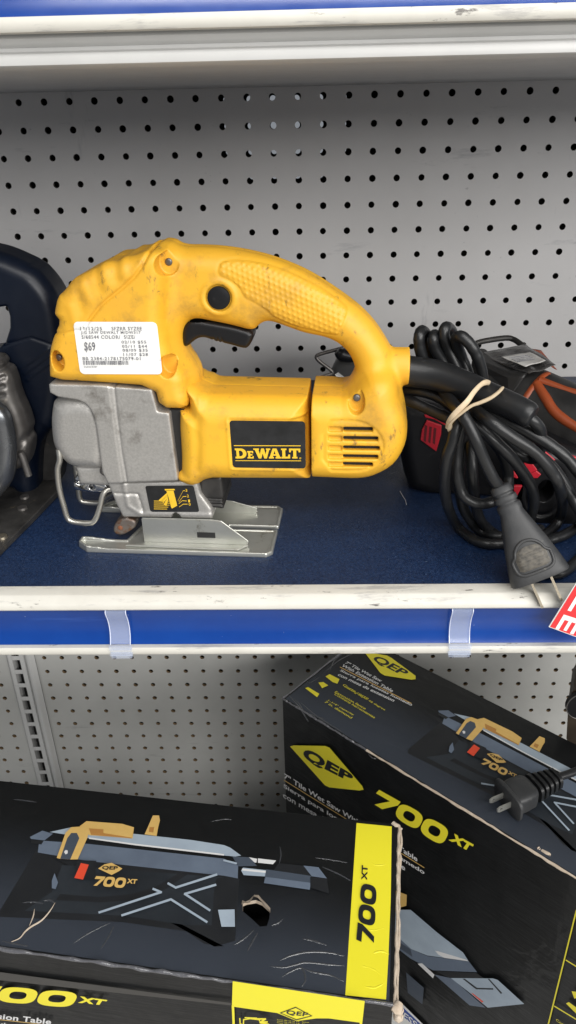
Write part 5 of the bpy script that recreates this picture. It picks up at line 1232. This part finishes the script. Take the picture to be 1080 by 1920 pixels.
F_ = F_+(np.exp(-((np.hypot((g.X-hx), (g.Z-hz)/1.45)-14)/1.2)**2)*1.5)[:, None, :]
g.F = F_.astype(np.float32); g.build('battery_foot', M_blk, rt_, fr=Gn)
def redplate(pts, Fm, v, name='red_insert', t=2.5):
    A2 = Fm.P(pts, v); n = len(A2); V = [Fm.w(u, v, w) for u, w in A2]+[Fm.w(u, v+t, w) for u, w in A2]
    return bevel(mesh(name, V, [tuple(range(n)), tuple(range(n, 2*n))[::-1]]+[(k, n+k, n+(k+1) % n, (k+1) % n) for k in range(n)], M_red, rt_), .0005)
vt = redplate([(800, 788), (828, 798), (827, 815), (818, 847), (788, 825), (791, 806)], Fr, -31.5, 'red_vent', 4)
for k in range(3):
    x = 797+8.5*k; A2 = Fr.P([(x, 797+2.5*k), (x+4.5, 798.5+2.5*k), (x+1.5, 829+2.5*k), (x-2.5, 826+2.5*k)], -31.9)
    mesh('vent_slot', [Fr.w(u, -31.75, w) for u, w in A2], [(0, 1, 2, 3)], mat('red_dark', (.10, .005, .008), .6), vt)
redplate([(795, 778), (812, 779), (838, 793), (834, 798), (815, 787), (797, 783)], Fr, -30.5)
redplate([(1012, 843), (1022, 846), (1042, 863), (1034, 865)], Gn, -11.6)
redplate([(1066, 852), (1092, 862), (1092, 872), (1080, 866)], Gn, -11.6)
redplate([(982, 868), (996, 866), (1008, 882), (990, 890)], Gn, -12.6)
redplate([(990, 890), (1006, 883), (1015, 890), (1008, 897), (994, 897)], Gn, -12.2)
redplate([(958, 885), (964, 884), (972, 896), (970, 898), (962, 895)], Gn, -12.2)
redplate([(959, 911), (980, 911), (969, 932)], Gn, -12.6)
# small grey tool seen through the handle
st_ = thing('grey_sander', 'small dark grey tool with wire hook seen through the jigsaw handle', 'power tool', ony(640, 720, .74))
H_ = Frame((.085, .745, 0), math.radians(-10))
g = Grid(-95, 70, -26, 26, 2, 120, 1.0)
F_ = g.poly(H_.P([(612, 718), (622, 690), (632, 668), (650, 655), (690, 650), (740, 680), (750, 740), (740, 800), (610, 800)], 0), 22, 12, sm=1)
g.F = F_.astype(np.float32); g.build('tool_body', mat('grey_plastic', (.055, .055, .055), .4, noise=(40, .5, (.075, .075, .075))), st_, fr=H_)
MB().add([ony(628, 702, .715), ony(634, 698, .713), ony(652, 712, .712), ony(640, 720, .713)], [(0, 1, 2, 3)]).build('paper_tag', M_paper, st_)
tube('wire_hook', [ony(x, y, .735) for x, y in ((670, 650), (654, 650), (630, 656), (600, 664), (593, 670), (602, 680), (618, 692), (624, 700), (612, 704), (600, 708))], .0019, M_gmet, st_, seg=8, n=3)
tube('pivot_arm', [ony(x, y, .725) for x, y in ((632, 658), (640, 664), (655, 668), (672, 668))], [.004, .0065, .006, .005], M_blk, st_, seg=10)

# a hair lying on the deck
tag(tube('hair_strand', [onz(x, y, .0006) for x, y in ((750, 921), (755, 930), (760, 938), (762, 946))], .00022, M_pwh, None, seg=5), 'short white hair on the navy shelf right of the jigsaw', 'hair')
